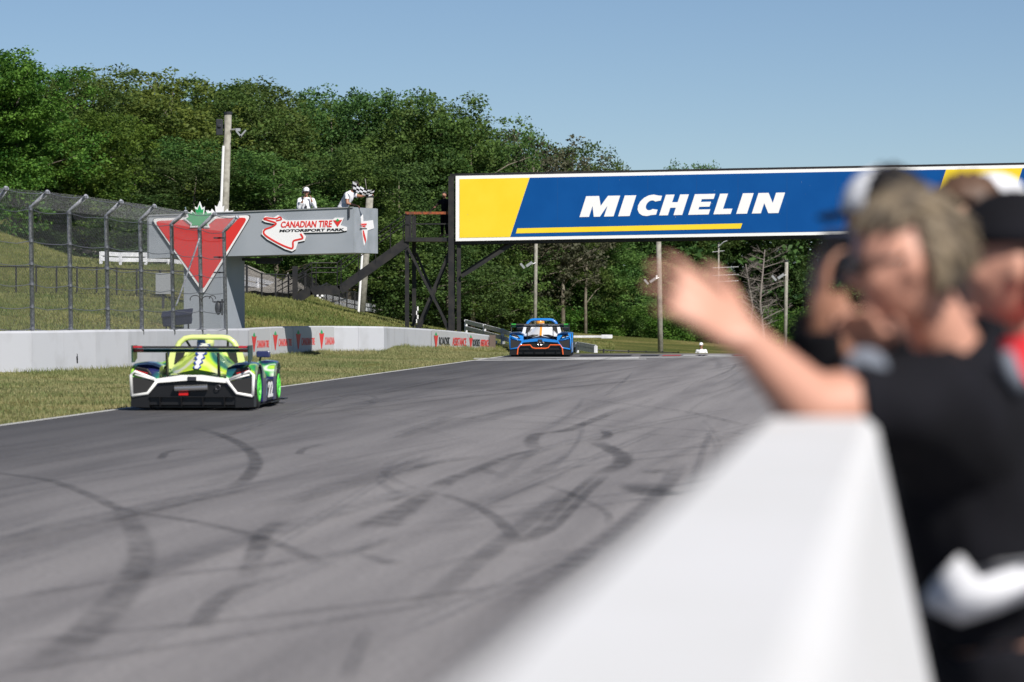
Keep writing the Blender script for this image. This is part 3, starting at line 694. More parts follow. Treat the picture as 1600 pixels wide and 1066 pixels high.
    pl.text(t1, 'MOTORSPORT PARK', [Z3(656, 613), Z3(943, 607), Z3(945, 596), Z3(659, 602)], .044, .006, .04, 1)
    t1.build('logo_lettering', ['sign_red', 'sign_black', 'sign_green'], root)
    # small logo on the end wall
    p2 = Plane(br+r_*.05, back, Vector((0, 0, 1))); m = MB()
    def S2(u, v): return br+r_*.056+back*u+Vector((0, 0, v))
    hgt = (tr-br).z
    for poly, mi in (([(.45, .78), (.62, .85), (.66, .7), (1.45, .74), (1.55, .56), (1.0, .5), (.95, .3), (.7, .16), (.55, .45)], 0), ([(.58, .5), (.66, .5), (.86, .3), (.8, .22), (.62, .38)], 1)):
        m.prism([S2(u, v*hgt) for u, v in poly], r_*(.0 if mi == 0 else .012), r_*(.01 if mi == 0 else .02), mi)
    p2.text(m, 'CANADIAN', [(562.5, 352.2), (571.5, 352.0), (571.5, 349.2), (562.5, 349.6)], .022, .006, .02, 1); p2.text(m, 'TIRE', [(564, 355.2), (570, 355.0), (570, 352.8), (564, 353.0)], .022, .006, .02, 1)
    p2.text(m, 'MOTORSPORT PARK', [(561.5, 358.4), (572, 358.2), (572, 356.6), (561.5, 356.8)], .022, .006, .03, 2)
    m.build('end_logo', ['sign_white', 'sign_red', 'sign_black'], root)
    c = tr-r_*.12; MB().box(c+Vector((0, -.04, -.14)), (.035, .04, .3)).build('bracket', 'dark_box', root)
    return pl, bl, br, tl, tr, back, r_, D
ST = flag_stand()

# ---------------------------------------------------------------- overhead sign bridge with tower and stairs
BY_ = 150.0
mat('seam', (.003, .055, .21), .6)
def bridge():
    NK = MB()
    a = P(712, 377, BY_); b = P(1325, 366.5, 147.5); b2 = P(1760, 359, 145.7)
    at = P(712, 275, BY_); bt = P(1325, 263, 147.5); bt2 = P(1760, 254.5, 145.7)
    root = empty('sign_bridge', P(712, 520, BY_+1.2), 'black steel bridge over the track carrying a long blue and yellow advertising board', 'bridge')
    pl = Plane(a, b2-a, Vector((0, 0, 1))); n = pl.n; dn = -n
    def q(x, f):  # f 0 bottom .. 1 top
        yb = np.interp(x, [712, 1325, 1760], [377, 366.5, 359]); yt = np.interp(x, [712, 1325, 1760], [275, 263, 254.5]); return (x, yb+(yt-yb)*f)
    MB().prism([pl.S(*q(712, 0)), pl.S(*q(1760, 0)), pl.S(*q(1760, 1)), pl.S(*q(712, 1))], dn*.12, n*0).build('board', 'sign_white', root)
    m = MB()
    edges = [(718, 827, 800), (None)]
    pl.poly(m, [q(718, .05), q(797, .05), q(827.5, .95), q(718, .95)], .004, .006, 1)
    pl.poly(m, [q(797.3, .05), q(1448, .05), q(1478, .95), q(827.8, .95)], .004, .006, 0)
    pl.poly(m, [q(1448.3, .05), q(1567, .05), q(1597.5, .95), q(1478.3, .95)], .004, .006, 1)
    pl.poly(m, [q(1567.3, .05), q(1750, .05), q(1750, .95), q(1597.8, .95)], .004, .006, 0)
    m.build('board_face', ['michelin_blue', 'sign_yellow'], root)
    m = MB(); Z5 = lambda x, y: (700+x/2.6667, 240+y/2.6667)
    pl.poly(m, [Z5(283, 333), Z5(1219, 313), Z5(1227, 291), Z5(289, 312)], .014, .006); m.build('stripe', 'sign_yellow', root)
    # lettering: heavy slanted capitals, outlines in a 0..1 cell
    def letter(ch):
        if ch == 'M': return [[(0, 0), (0.28, 0), (.28, .52), (.42, .0), (.60, 0), (.72, .52), (.72, 0), (1, 0), (1, 1), (.64, 1), (.52, .52), (.38, 1), (0, 1)]]
        if ch == 'I': return [[(0, 0), (1, 0), (1, 1), (0, 1)]]
        if ch == 'H': return [[(0, 0), (.38, 0), (.38, .36), (.62, .36), (.62, 0), (1, 0), (1, 1), (.62, 1), (.62, .63), (.38, .63), (.38, 1), (0, 1)]]
        if ch == 'E': return [[(0, 0), (1, 0), (1, .25), (.42, .25), (.42, .38), (.92, .38), (.92, .62), (.42, .62), (.42, .75), (1, .75), (1, 1), (0, 1)]]
        if ch == 'L': return [[(0, 0), (1, 0), (1, .26), (.46, .26), (.46, 1), (0, 1)]]
        if ch == 'N': return [[(0, 0), (.34, 0), (.34, .50), (.62, 0), (1, 0), (1, 1), (.66, 1), (.66, .5), (.38, 1), (0, 1)]]
        if ch == 'C':
            o = [];  i_ = []
            for k in range(13):
                t = R(42+276*k/12); o.append((.56+.56*math.cos(t), .5+.52*math.sin(t)))
            for k in range(13):
                t = R(48+264*k/12); i_.append((.60+.22*math.cos(t)*1.0, .5+.24*math.sin(t)))
            o = [(1.0, .72)]+[(1.0, .95)]+o[1:-1]+[(1.0, .04)]+[(1.0, .28)]
            return [o+i_[::-1]]
    m = MB()
    cells = [('M', 548, 690), ('I', 709, 757), ('C', 778, 866), ('H', 880, 976), ('E', 1001, 1086), ('L', 1106, 1178), ('I', 1201, 1246), ('N', 1266, 1377)]
    for ch, x0, x1 in cells:
        for poly in letter(ch):
            pts = []
            for u, v in poly:
                x = x0+(x1-x0)*u; base = 265-(x-548)*.0205; hgt = 87-(x-548)*.002
                pts.append(Z5(x+28*v, base-hgt*v))
            pl.poly(m, pts, .014, .008)
    m.build('lettering', 'sign_white', root)
    for k in range(2, 11):
        x = 718+k*72.5+(k % 3)*4; MB().prism([pl.S(*q(x, .05)), pl.S(*q(x+.35, .05)), pl.S(*q(x+.35, .95)), pl.S(*q(x, .95))], n*.0105, n*.0115).build('panel_seam', 'seam', root)
    for k in range(26):
        x = random.uniform(730, 1460); yv = random.uniform(.1, .9); a_, b_ = q(x, yv); r_ = random.uniform(.3, .9)
        pl.poly(NK, [(a_-r_*.4, b_+r_), (a_+r_*.5, b_+r_*.6), (a_+r_*.3, b_-r_), (a_-r_*.3, b_-r_*.7)], .012, .002)
    NK.build('scuff', 'grey_metal', root, kind='stuff')
    # trusswork behind the board
    T = MB()
    W = b2-a
    for zoff in (0, 1):
        p = (a if not zoff else at)+dn*.25+Vector((0, 0, -.06 if not zoff else .02)); r2 = (b2 if not zoff else bt2)+dn*.25+Vector((0, 0, -.06 if not zoff else .02))
        T.beam(p-Vector((.25, 0, 0)), r2, .16, .14); T.beam(p+Vector((-.25, 1.5, 0)), r2+Vector((0, 1.5, 0)), .14, .14)
    for k in range(18):
        s0 = a.lerp(b2, k/17)+dn*.25; s1 = at.lerp(bt2, k/17)+dn*.25
        T.beam(s0, s1, .07, .07); T.beam(s0+Vector((0, 1.5, 0)), s1+Vector((0, 1.5, 0)), .07, .07); T.beam(s0, s0+Vector((0, 1.5, 0)), .07, .07)
    T.build('truss', 'black_steel', root)
    dk = MB(); dk.beam(a+Vector((0, .9, -.05)), b2+Vector((0, .9, -.05)), 1.1, .05); dk.build('walkway', 'black_steel', root)
    # tower
    ybot = -.6
    def leg(px, Y, w_, ytop, name='leg'):
        p = P(px, 500, Y); t = P(px, ytop, Y); MB().box((p.x, p.y, (ybot+t.z)/2), (w_, w_, t.z-ybot)).build(name, 'black_steel', root)
    leg(705, BY_, .22, 276); leg(717, BY_+.3, .16, 375); leg(636, BY_+.2, .16, 335); leg(647, BY_+1.9, .16, 338); leg(708, BY_+2, .14, 300)
    m = MB()
    def bm_(p, q_, w_=.10): m.beam(p, q_, w_, w_)
    bm_(P(638, 389, BY_+.05), P(702, 514, BY_+.05)); bm_(P(704, 389, BY_+.14), P(650, 517, BY_+.14)); bm_(P(650, 395, BY_+1.8), P(700, 516, BY_+1.8)); bm_(P(704, 395, BY_+1.7), P(655, 516, BY_+1.7))
    m.build('bracing', 'black_steel', root)
    m = MB(); m.beam(P(721, 432, BY_+.1), P(812, 374, BY_+.1), .12, .14); m.beam(P(721, 428, BY_+1.2), P(804, 374, BY_+1.2), .1, .1); m.build('strut', 'black_steel', root)
    m = MB(); m.beam(P(634, 375, BY_+1), P(708, 375, BY_+1), 2.0, .16); m.build('platform', 'black_steel', root)
    m = MB(); m.beam(P(633, 333, BY_+.1), P(706, 333, BY_+.1), .06, .10); m.build('handrail', 'rust', root, label='rusty orange handrail of the tower platform')
    m = MB(); m.beam(P(636, 350, BY_+.1), P(706, 350, BY_+.1), .05, .05)
    for x in (642, 646): m.beam(P(x, 334, BY_+.1), P(x, 374, BY_+.1), .05, .05)
    m.build('railing', 'black_steel', root); m = MB(); m.beam(P(636, 350, BY_+1.9), P(706, 350, BY_+1.9), .05, .05); m.beam(P(636, 334, BY_+1.9), P(706, 333, BY_+1.9), .05, .05)
    m.beam(P(640, 334, BY_+1.9), P(640, 374, BY_+1.9), .05, .05)
    m.build('railing', 'black_steel', root)
    # stairs
    def st(pts, w_, h_, Y, nm='stringer'):
        mm = MB()
        for i in range(len(pts)-1): mm.beam(P(*pts[i], Y), P(*pts[i+1], Y), w_, h_)
        return mm.build(nm, 'black_steel', root)
    line = [(463, 468), (485, 453.5), (531, 453.5), (634, 379.5)]
    st(line, .06, .36, BY_+.1); st(line, .06, .36, BY_+1.4)
    tr_ = MB(); n_ = 30
    for k in range(n_):
        t = (k+.5)/n_; x = 463+171*t; y = np.interp(x, [p[0] for p in line], [p[1] for p in line]); c = P(x, y-2, BY_+.75); tr_.box(c, (.24, 1.3, .04))
    tr_.build('tread', 'black_steel', root, kind='stuff')
    for Y in (BY_+.08, BY_+1.42):
        rl = MB(); xsft = 0
        for dy in (22, 30, 38):
            pts = [(434, 470-dy*.6), (463, 446-dy*.35), (487, 447-dy*.95), (527, 447-dy*.95), (634, 372-dy)]
            for i in range(1, 4): rl.tube([P(*pts[i], Y), P(*pts[i+1], Y)], .022, 5)
            rl.tube([P(434, 455-(dy-22)*.95, Y), P(487, pts[2][1], Y)], .022, 5)
        for x, y0, y1 in ((434, 455, 470), (441, 432, 468), (487, 412, 450), (479, 425, 454), (494, 411, 448), (527, 411, 448), (533, 408, 448), (560, 388, 430), (587, 369, 412), (610, 353, 395), (630, 340, 380)):
            rl.tube([P(x, y0, Y), P(x, y1, Y)], .022, 5)
        rl.build('stair_rail', 'black_steel', root)
    MB().beam(P(461, 416, BY_), P(461, 476, BY_), .2, .2).build('post', 'black_steel', root)
bridge()

# ---------------------------------------------------------------- poles
def lamp_head(c, s, parent, flip=1):
    m = MB(); rot = Matrix.Rotation(R(35*flip), 3, 'Y')
    m.box(c, (.34*s, .3*s, .12*s), rot).box(c+Vector((.32*flip, 0, -.08))*s, (.3*s, .3*s, .10*s), Matrix.Rotation(R(-50*flip), 3, 'Y'))
    m.build('floodlight', 'grey_metal', parent)
def pole(xt, yt, xb, Y, r0, r1, label, lamp=None, group=None, m='wood_pole'):
    t = P(xt, yt, Y); b = P(xb, 540, Y); z = hz(b.x, Y); b = b.lerp(t, (z-.2-b.z)/(t.z-b.z)) if t.z != b.z else b
    e = empty('light_pole', b, label, 'pole', group)
    MB().tube([b, b.lerp(t, .5), t], [r0, (r0+r1)/2, r1], 12).build('shaft', m, e, smooth=True)
    MB().cyl(t-Vector((0, 0, .04)), t+Vector((0, 0, .05)), r1+.02, 12).build('cap', 'dark_box', e)
    return e
e = pole(356.5, 177, 344, 132, .15, .125, 'tall weathered wooden pole behind the red triangle, carrying speaker box and floodlights')
MB().box(P(343, 199, 131.8), (.22, .3, .55)).box(P(343, 197, 131.62), (.12, .05, .1)).build('speaker_box', 'dark_box', e, bevel=.02)
m = MB(); m.tube([P(361, 203, 131.9), P(374, 202, 131.8)], .03, 6).box(P(372, 203, 131.8), (.16, .14, .1)); m.build('lamp_arm', 'grey_metal', e)
c = P(380, 209, 131.7); m = MB(); m.box(c, (.30, .3, .05), Matrix.Rotation(R(-50), 3, 'Y')).box(c+Vector((-.14, 0, -.02)), (.26, .3, .05), Matrix.Rotation(R(50), 3, 'Y')); m.build('floodlight', 'grey_metal', e)
m = MB(); m.tube([P(349, 228, 131.7), P(344.5, 345, 131.7), P(343, 400, 131.7)], .045, 8); m.build('conduit', 'sign_white', e)
e = pole(578, 307, 561, 160, .17, .15, 'leaning wooden pole behind the right end of the flag stand')
m = MB(); m.tube([P(566, 395, 159.8), P(560, 490, 159.8)], .05, 8); m.build('conduit', 'sign_white', e)
e = pole(838, 345, 835.5, 200, .10, .09, 'thin grey light pole standing behind the blue race car'); lamp_head(P(827, 413, 199.8), 1.1, e, -1); MB().tube([P(831, 413, 199.8), P(837, 411, 199.9)], .03, 5).build('lamp_arm', 'grey_metal', e)
e = pole(1028.5, 340, 1032, 170, .125, .11, 'pale concrete light pole on the grass just left of the outstretched hand'); lamp_head(P(1020, 438, 169.8), .9, e, -1); MB().tube([P(1022, 437, 169.8), P(1030, 434, 169.9)], .03, 5).build('lamp_arm', 'grey_metal', e)
MB().tube([P(1026, 430, 169.9), P(1026, 436, 169.9)], .04, 6).build('insulator', 'sign_white', e)
e = pole(1123, 380, 1122, 225, .05, .045, 'slender wire pole with crossarms among the trees behind the hand')
for y in (393, 418, 430, 440): MB().tube([P(1113, y+1, 224.8), P(1132 if y < 400 else 1154, y-1, 224.8)], .02, 5).build('crossarm', 'grey_metal', e)
MB().tube([P(1122, 386, 224.8), P(1131, 378, 224.8), P(1137, 376, 224.8)], .03, 5).build('lamp_arm', 'grey_metal', e)
e = pole(1229, 408, 1227, 215, .11, .10, 'grey light pole in front of the dark trees right of the bare grey tree'); lamp_head(P(1220, 432, 214.8), 1.2, e, -1); MB().tube([P(1222, 431, 214.8), P(1228, 430, 214.9)], .03, 5).build('lamp_arm', 'grey_metal', e)

# ---------------------------------------------------------------- fences on the hill
def hill_fence(pts, hgt, label, nposts, tm='wire_dark', mesh=True):
    W = [P(px, py, Y) for px, py, Y in pts]; cum = [0]
    for i in range(len(W)-1): cum.append(cum[-1]+(W[i+1]-W[i]).length)
    def at(s):
        x = [float(np.interp(s, cum, [w[k] for w in W])) for k in range(3)]; return Vector((x[0], x[1], hz(x[0], x[1])-.03))
    e = empty('chain_link_fence', at(cum[-1]/2), label, 'fence'); Lr = cum[-1]; prev = None; rails = MB(); wm = MB()
    for k in range(nposts):
        b = at(Lr*k/(nposts-1)); t = b+Vector((0, 0, hgt)); MB().tube([b, t+Vector((0, 0, .05))], .035, 6).build('post', tm, e)
        if prev:
            rails.tube([prev[1], t], .025, 5); rails.tube([prev[0]+Vector((0, 0, .05)), b+Vector((0, 0, .05))], .015, 4)
            n_ = int((b-prev[0]).length/.13); 
            for j in range(-int(hgt/.13), n_):
                for sg in (0, 1):
                    u0 = j/n_; u1 = (j+hgt/.13)/n_; v0, v1 = 0, 1
                    if u0 < 0: v0 = -u0/(u1-u0); u0 = 0
                    if u1 > 1: v1 = (1-(j/n_))/((hgt/.13)/n_); u1 = 1
                    if u1 <= u0: continue
                    if sg: p = prev[0].lerp(b, 1-u0)+Vector((0, 0, hgt*v0)); q_ = prev[0].lerp(b, 1-u1)+Vector((0, 0, hgt*v1))
                    else: p = prev[0].lerp(b, u0)+Vector((0, 0, hgt*v0)); q_ = prev[0].lerp(b, u1)+Vector((0, 0, hgt*v1))
                    wm.tube([p, q_], .0022, 3, cap=False)
        prev = (b, t)
    rails.build('rail', tm, e); wm.build('chain_link_mesh', tm, e, recalc=False, kind='stuff')
hill_fence([(-90, 455, 140), (0, 458, 140), (120, 466, 138), (230, 472, 136), (300, 470, 136), (385, 456, 138)], .98, 'black chain-link fence across the grassy bank behind the debris fence', 15)
hill_fence([(386, 456, 138), (450, 465, 150), (533, 485, 180), (577, 494, 195), (632, 508, 205), (720, 517, 215)], .95, 'black chain-link fence descending from the grey column past the stairs', 20)
hill_fence([(898, 548, 150), (935, 550, 150), (972, 551, 150), (1004, 552, 151), (1060, 554, 153)], .42, 'low dark wire fence on the grass right of the blue race car', 6)
def rail_fence(pts, hgt, label, snap=False):
    W = [P(*p) for p in pts]
    if snap: W = [Vector((w_.x, w_.y, hz(w_.x, w_.y))) for w_ in W]
    e = empty('rail_fence', W[0], label, 'fence', None)
    for w_ in W: MB().box(w_+Vector((0, 0, hgt/2-.1)), (.13, .13, hgt+.2)).build('post', 'white_wood', e)
    for a, b in zip(W[:-1], W[1:]):
        for f in (.85, .42): MB().beam(a+Vector((0, -.07, hgt*f)), b+Vector((0, -.07, hgt*f)), .04, .17).build('board', 'white_wood', e)
rail_fence([(158, 428, 157), (188, 424, 157), (228, 427, 158), (262, 432, 160), (300, 438, 162)], .50, 'white rail fence high on the bank left of the grey column', snap=True)
rail_fence([(372, 450, 148), (402, 455, 152), (432, 462, 158), (466, 469, 166), (500, 476, 174), (530, 482, 182), (560, 488, 190), (600, 495, 200), (640, 502, 208), (685, 507, 216)], .52, 'white rail fence seen through the black fence below the flag stand')
rail_fence([(728, 522, 165), (757, 530, 160), (785, 538, 155), (812, 548, 150), (840, 554, 147)], .62, 'white rail fence sloping down behind the steel guardrail')
rail_fence([(880, 549, 152), (902, 549, 150), (931, 554.5, 146)], .34, 'short low white rail fence right of the blue race car')
e = tag(MB().beam(P(896, 526, 214), P(957, 526, 214), .3, .12).box(P(948, 526, 213.5), (.6, .3, .2)).build('low_barrier', 'white_wood'), 'low white barrier lying along the top of the far grass', 'barrier')
e = empty('retaining_wall', P(160, 402, 182), 'low pale stone retaining wall at the edge of the wood above the white rail fence', 'wall')
W_r = [P(112, 398, 181), P(150, 404, 181), P(185, 412, 181), P(215, 420, 181)]
for a, b in zip(W_r[:-1], W_r[1:]): MB().beam(a+Vector((0, 0, -.2)), b+Vector((-.02, 0, -.2)), .4, 1.1).build('wall_section', 'gravel', e)
def checker(px, py, Y, w_, h_, label):
    c = P(px, py, Y); m = MB(); m.box(c, (w_, .03, h_)); n_ = 4
    for i in range(n_):
        for j in range(n_):
            if (i+j) % 2: m.box(c+Vector(((i-(n_-1)/2)*w_/n_, -.02, (j-(n_-1)/2)*h_/n_)), (w_/n_, .01, h_/n_), mi=1)
    e = tag(m.build('checkered_board', ['sign_white', 'sign_black']), label, 'sign')
checker(498, 467, 165, .4, .36, 'small checkered board on the fence under the stair landing'); checker(650, 492, 175, .22, .75, 'narrow checkered board on the fence between the tower legs')
e = empty('sign_board', P(255, 465, 128), 'blank pale grey board on a post seen through the debris fence', 'sign')
MB().box(P(255, 443, 128), (.5, .04, .7)).build('panel', 'grey_metal', e); MB().box(P(255, 470, 128.1), (.08, .08, 1.0)).build('post', 'wire_dark', e)
e = empty('equipment_case', P(278, 508, 104), 'dark navy angled equipment case behind the wall under the red triangle', 'case')
m = MB(); c = P(277, 498, 104); rot = Matrix.Rotation(R(-6), 3, 'Y') @ Matrix.Rotation(R(18), 3, 'X'); m.box(c, (.78, .4, .26), rot); m.build('body', 'navy_box', e, bevel=.02)
MB().box(c+Vector((0, -.05, .15)), (.84, .44, .04), rot).build('lid', 'navy_box', e)
for s in (-.3, .3): MB().box(c+Vector((s, 0, -.35)), (.04, .04, .5)).build('leg', 'wire_dark', e)
# gravel service path beyond the fence
lo = [(378, 457, 141), (450, 466, 153), (533, 484, 183), (577, 494, 198), (632, 507, 208), (710, 514, 218)]; hi = [(378, 417, 160), (450, 428, 172), (533, 444, 200), (600, 464, 218), (680, 484, 230), (760, 505, 235)]
V = []; NU, NV = 70, 24
for i in range(NU+1):
    u = i/NU*(len(lo)-1); i0 = min(int(u), len(lo)-2); f_ = u-i0
    a = P(*lo[i0]).lerp(P(*lo[i0+1]), f_); b = P(*hi[i0]).lerp(P(*hi[i0+1]), f_)
    for k in range(NV+1): q = a.lerp(b, k/NV); V.append((q.x, q.y))
V = np.array(V); Hh = heights(V[:, 0], V[:, 1]); vs = [(V[i, 0], V[i, 1], Hh[i]+.16) for i in range(len(V))]
fs = [[i*(NV+1)+k, i*(NV+1)+k+1, (i+1)*(NV+1)+k+1, (i+1)*(NV+1)+k] for i in range(NU) for k in range(NV)]
MB().add(vs, fs).build('path', 'gravel', kind='structure', recalc=False, smooth=True)
# ---------------------------------------------------------------- trees
leafy_mat('leaf_bright', (.044, .110, .018), (.18, .285, .045), .5, .42)
leafy_mat('leaf_yellow', (.066, .115, .024), (.22, .275, .055), .5, .42)
leafy_mat('leaf_mid', (.044, .092, .024), (.165, .24, .055), .5, .42)
leafy_mat('leaf_dark', (.032, .068, .020), (.12, .185, .048), .5, .38)
leafy_mat('leaf_grey', (.055, .062, .035), (.15, .15, .09), .5, .35)
def leaf_cloud(C, Rr, per, size, name, m, flat=.6):
    """C: cluster centres; leaves spread about each; every leaf is a small bent kite"""
    n = len(C)*per; c = np.repeat(C, per, 0); rr = np.repeat(Rr, per)
    d = rng.normal(0, 1, (n, 3)); d /= np.linalg.norm(d, axis=1)[:, None]; d *= (rr*rng.random(n)**.45)[:, None]; d[:, 2] *= flat
    p = c+d; u = rng.normal(0, 1, (n, 3)); u[:, 2] *= .5; u /= np.linalg.norm(u, axis=1)[:, None]
    nn = rng.normal(0, 1, (n, 3))+np.array([0, 0, .9]); v = np.cross(nn, u); v /= np.linalg.norm(v, axis=1)[:, None]
    s = (size*rng.uniform(.6, 1.35, n))[:, None]
    V = np.stack([p-u*s*.5, p+v*s*.32-u*s*.05, p+u*s*.5-np.array([0, 0, 1])*s*.12, p-v*s*.32-u*s*.05], 1).reshape(-1, 3)
    F = np.arange(4*n).reshape(-1, 4)
    return np_mesh(name, V, F, m, False)
def tree_proto(seed, H, W, crown0, nclus, per, size, m, limbs=9, bark='trunk_bark', rad=(.4, .85), lobes=7):
    global rng
    rng = np.random.default_rng(seed); rd = random.Random(seed)
    ch = H-crown0; cz = crown0+ch*.5; cl = []; r_ = []
    L = [(rd.uniform(-.5, .5)*W*.7, rd.uniform(-.5, .5)*W*.7, cz+rd.uniform(-.42, .42)*ch, rd.uniform(.15, .27)*W) for _ in range(lobes*2)]+[(0, 0, H-.3*W, .3*W), (0, 0, cz, .38*W)]
    while len(cl) < nclus:
        lx, ly, lz, lr = rd.choice(L); d = Vector((rd.gauss(0, 1), rd.gauss(0, 1), rd.gauss(0, 1))).normalized()*lr*(rd.random()**.14)
        z = lz+d.z*.9
        if z < crown0*.7 or z > H-.2: continue
        cl.append((lx+d.x, ly+d.y, z)); r_.append(rd.uniform(*rad))
    C = np.array(cl); me = leaf_cloud(C, np.array(r_), per, size, 'crown', m)
    t = MB(); tw = .010*H+.025; top = Vector((rd.uniform(-.3, .3), rd.uniform(-.3, .3), H*.86))
    t.tube([Vector((0, 0, -.4)), Vector((.05, 0, H*.2)), Vector((rd.uniform(-.2, .2), rd.uniform(-.2, .2), H*.5)), top], [tw*1.2, tw, tw*.65, tw*.15], 8)
    idx = rd.sample(range(len(cl)), min(limbs*2, len(cl)))
    for j in idx:
        e_ = Vector(cl[j]); z0 = max(H*.12, min(e_.z-.3*math.hypot(e_.x, e_.y)-.4, H*.7)); s0 = Vector((0, 0, z0)); md = s0.lerp(e_, .55)+Vector((rd.uniform(-.2, .2), rd.uniform(-.2, .2), .25))
        t.tube([s0, md, e_], [tw*.4, tw*.22, tw*.07], 5)
    o = t.build('trunk', bark, smooth=True); tm = o.data; bpy.data.objects.remove(o)
    return me, tm
PR = {
 'maple': tree_proto(1, 11, 8.5, .8, 600, 66, .18, 'leaf_bright', lobes=12),
 'oak': tree_proto(2, 11, 9, 1.0, 560, 62, .17, 'leaf_yellow', lobes=10),
 'ash': tree_proto(3, 12, 8, 1.2, 500, 60, .17, 'leaf_mid', lobes=9),
 'elm': tree_proto(4, 11, 8, .8, 540, 60, .17, 'leaf_mid', lobes=11),
 'dark': tree_proto(5, 11, 8, .4, 540, 62, .17, 'leaf_dark', lobes=10),
 'airy': tree_proto(6, 11, 7, 1.2, 260, 30, .2, 'leaf_grey', limbs=22, rad=(.35, .7), lobes=12),
 'bush': tree_proto(7, 3.2, 4.5, .1, 130, 60, .15, 'leaf_bright', limbs=3, rad=(.4, .8), lobes=6),
 'bush2': tree_proto(8, 3.0, 5, .1, 130, 60, .15, 'leaf_mid', limbs=3, rad=(.4, .8), lobes=6),
}
def dead_proto():
    rd = random.Random(12); t = MB()
    def grow(p, d, L_, r_, lv):
        q = p+d*L_*.5+Vector((rd.gauss(0, .06), rd.gauss(0, .06), rd.gauss(0, .06)))*L_; e_ = p+d*L_
        t.tube([p, q, e_], [r_, r_*.7, r_*.35], 4 if lv else 7, cap=False)
        if lv >= 3: return
        n_ = (30, 9, 7)[lv]
        for k in range(n_):
            f = .22+.76*k/n_; s0 = p.lerp(q, f*2) if f < .5 else q.lerp(e_, f*2-1)
            a = rd.uniform(0, 6.28); dd = (Vector((math.cos(a), math.sin(a), rd.uniform(-.1, .5)))+d*(.2 if lv == 0 else .9)).normalized()
            grow(s0, dd, L_*(.33 if lv == 0 else .45)*rd.uniform(.7, 1.2)*(1-.4*f), r_*.30, lv+1)
    grow(Vector((0, 0, -.3)), Vector((0, 0, 1)), 9, .13, 0)
    o = t.build('branches', 'dead_bark', recalc=False); me = o.data; bpy.data.objects.remove(o); return me
DEAD = dead_proto()
# (kind, px of the trunk, photo y of the top, depth, width m, label)
TREES = [
 ('maple', 22, 80, 178, 6.6, 'bright green broadleaf tree at the far left, tallest in the photo'),
 ('maple', 128, 175, 183, 6.5, 'bright green tree right of the tallest tree, behind the second fence post top'),
 ('maple', -60, 120, 180, 8, 'green tree cut off by the left edge of the photo'),
 ('ash', 115, 105, 202, 7, 'mid green tree whose top shows just right of the tallest left tree'),
 ('ash', 168, 118, 215, 7, 'tree with thin gappy top between the tallest tree and the yellowish oak'),
 ('oak', 265, 98, 205, 10.5, 'broad yellowish-green tree forming the highest dome left of the speaker pole'),
 ('elm', 205, 215, 192, 7, 'mid green lower tree below the yellowish dome, left of the pole'),
 ('dark', 160, 300, 182, 6, 'dark low tree behind the fence posts beneath the bright green tree'),
 ('elm', 345, 122, 210, 8, 'green tree directly behind the speaker pole top'),
 ('dark', 300, 245, 190, 6.5, 'dark tree behind the pale conduit at the left of the speaker pole'),
 ('ash', 405, 128, 212, 8, 'mid green tree right of the floodlights on the wooden pole'),
 ('oak', 460, 130, 220, 8, 'yellow-tinged tree above the marshal with headphones'),
 ('elm', 430, 235, 192, 7, 'bushy tree filling the gap between pole and left marshal'),
 ('dark', 520, 140, 215, 7, 'dark green tree above the checkered flag'),
 ('elm', 545, 225, 195, 7, 'green tree directly behind the marshal waving the flag'),
 ('ash', 570, 143, 222, 8, 'mid green tree rising between the flag and the tower'),
 ('elm', 635, 148, 214, 8, 'tall green tree whose dome stands above the stair tower'),
 ('dark', 625, 245, 198, 6.5, 'dark tree behind the rusty handrail'),
 ('ash', 690, 165, 214, 7, 'mid green tree left of the yellow panel, beginning the slope of the treeline'),
 ('elm', 738, 180, 212, 7, 'green tree above the left end of the yellow panel'),
 ('dark', 700, 300, 200, 6, 'dark low tree behind the tower legs'),
 ('ash', 785, 215, 222, 5.5, 'small dark-topped tree above the yellow and blue boundary of the board'),
 ('airy', 830, 198, 216, 6, 'sparse grey-green tree with sky showing through above the blue board'),
 ('airy', 880, 232, 218, 5.5, 'thin open tree right of the sparse grey one, lower on the treeline'),
 ('ash', 915, 252, 224, 4.5, 'last small tree of the treeline before it dips behind the board'),
 ('elm', 850, 222, 228, 7, 'mid green tree filling the slope behind the sparse grey-green one'),
 ('ash', 775, 196, 224, 6, 'dark green tree between the yellow panel and the sparse grey tree'),
 ('ash', 1085, 252, 235, 3.6, 'lone round crown peeping over the middle of the blue board'),
 ('elm', 760, 330, 215, 6.5, 'green tree under the left end of the board right of the tower'),
 ('dark', 860, 320, 232, 7, 'dark tree under the board behind the pole above the blue car'),
 ('elm', 930, 330, 228, 7, 'green tree under the white lettering left of the tall pale pole'),
 ('dark', 1000, 300, 234, 7, 'dark tree under the board just left of the pale pole'),
 ('ash', 1060, 290, 236, 7, 'tree under the board right of the pale pole behind the fingertips'),
 ('dark', 1130, 300, 238, 7, 'dark tree behind the slender wire pole'),
 ('elm', 1190, 300, 240, 7, 'green tree behind the bare grey tree'),
 ('dark', 1260, 300, 236, 7, 'dark evergreen-looking tree right of the grey pole, left of the phone'),
 ('dark', 1330, 320, 236, 7, 'dark tree behind the raised phone'),
 ('elm', 1420, 310, 238, 8, 'tree hidden mostly behind the head of the blond spectator'),
 ('dark', 1520, 310, 236, 8, 'dark tree behind the spectators at the right edge'),
 ('dark', 1620, 310, 236, 8, 'dark tree cut off by the right edge of the photo'),
]
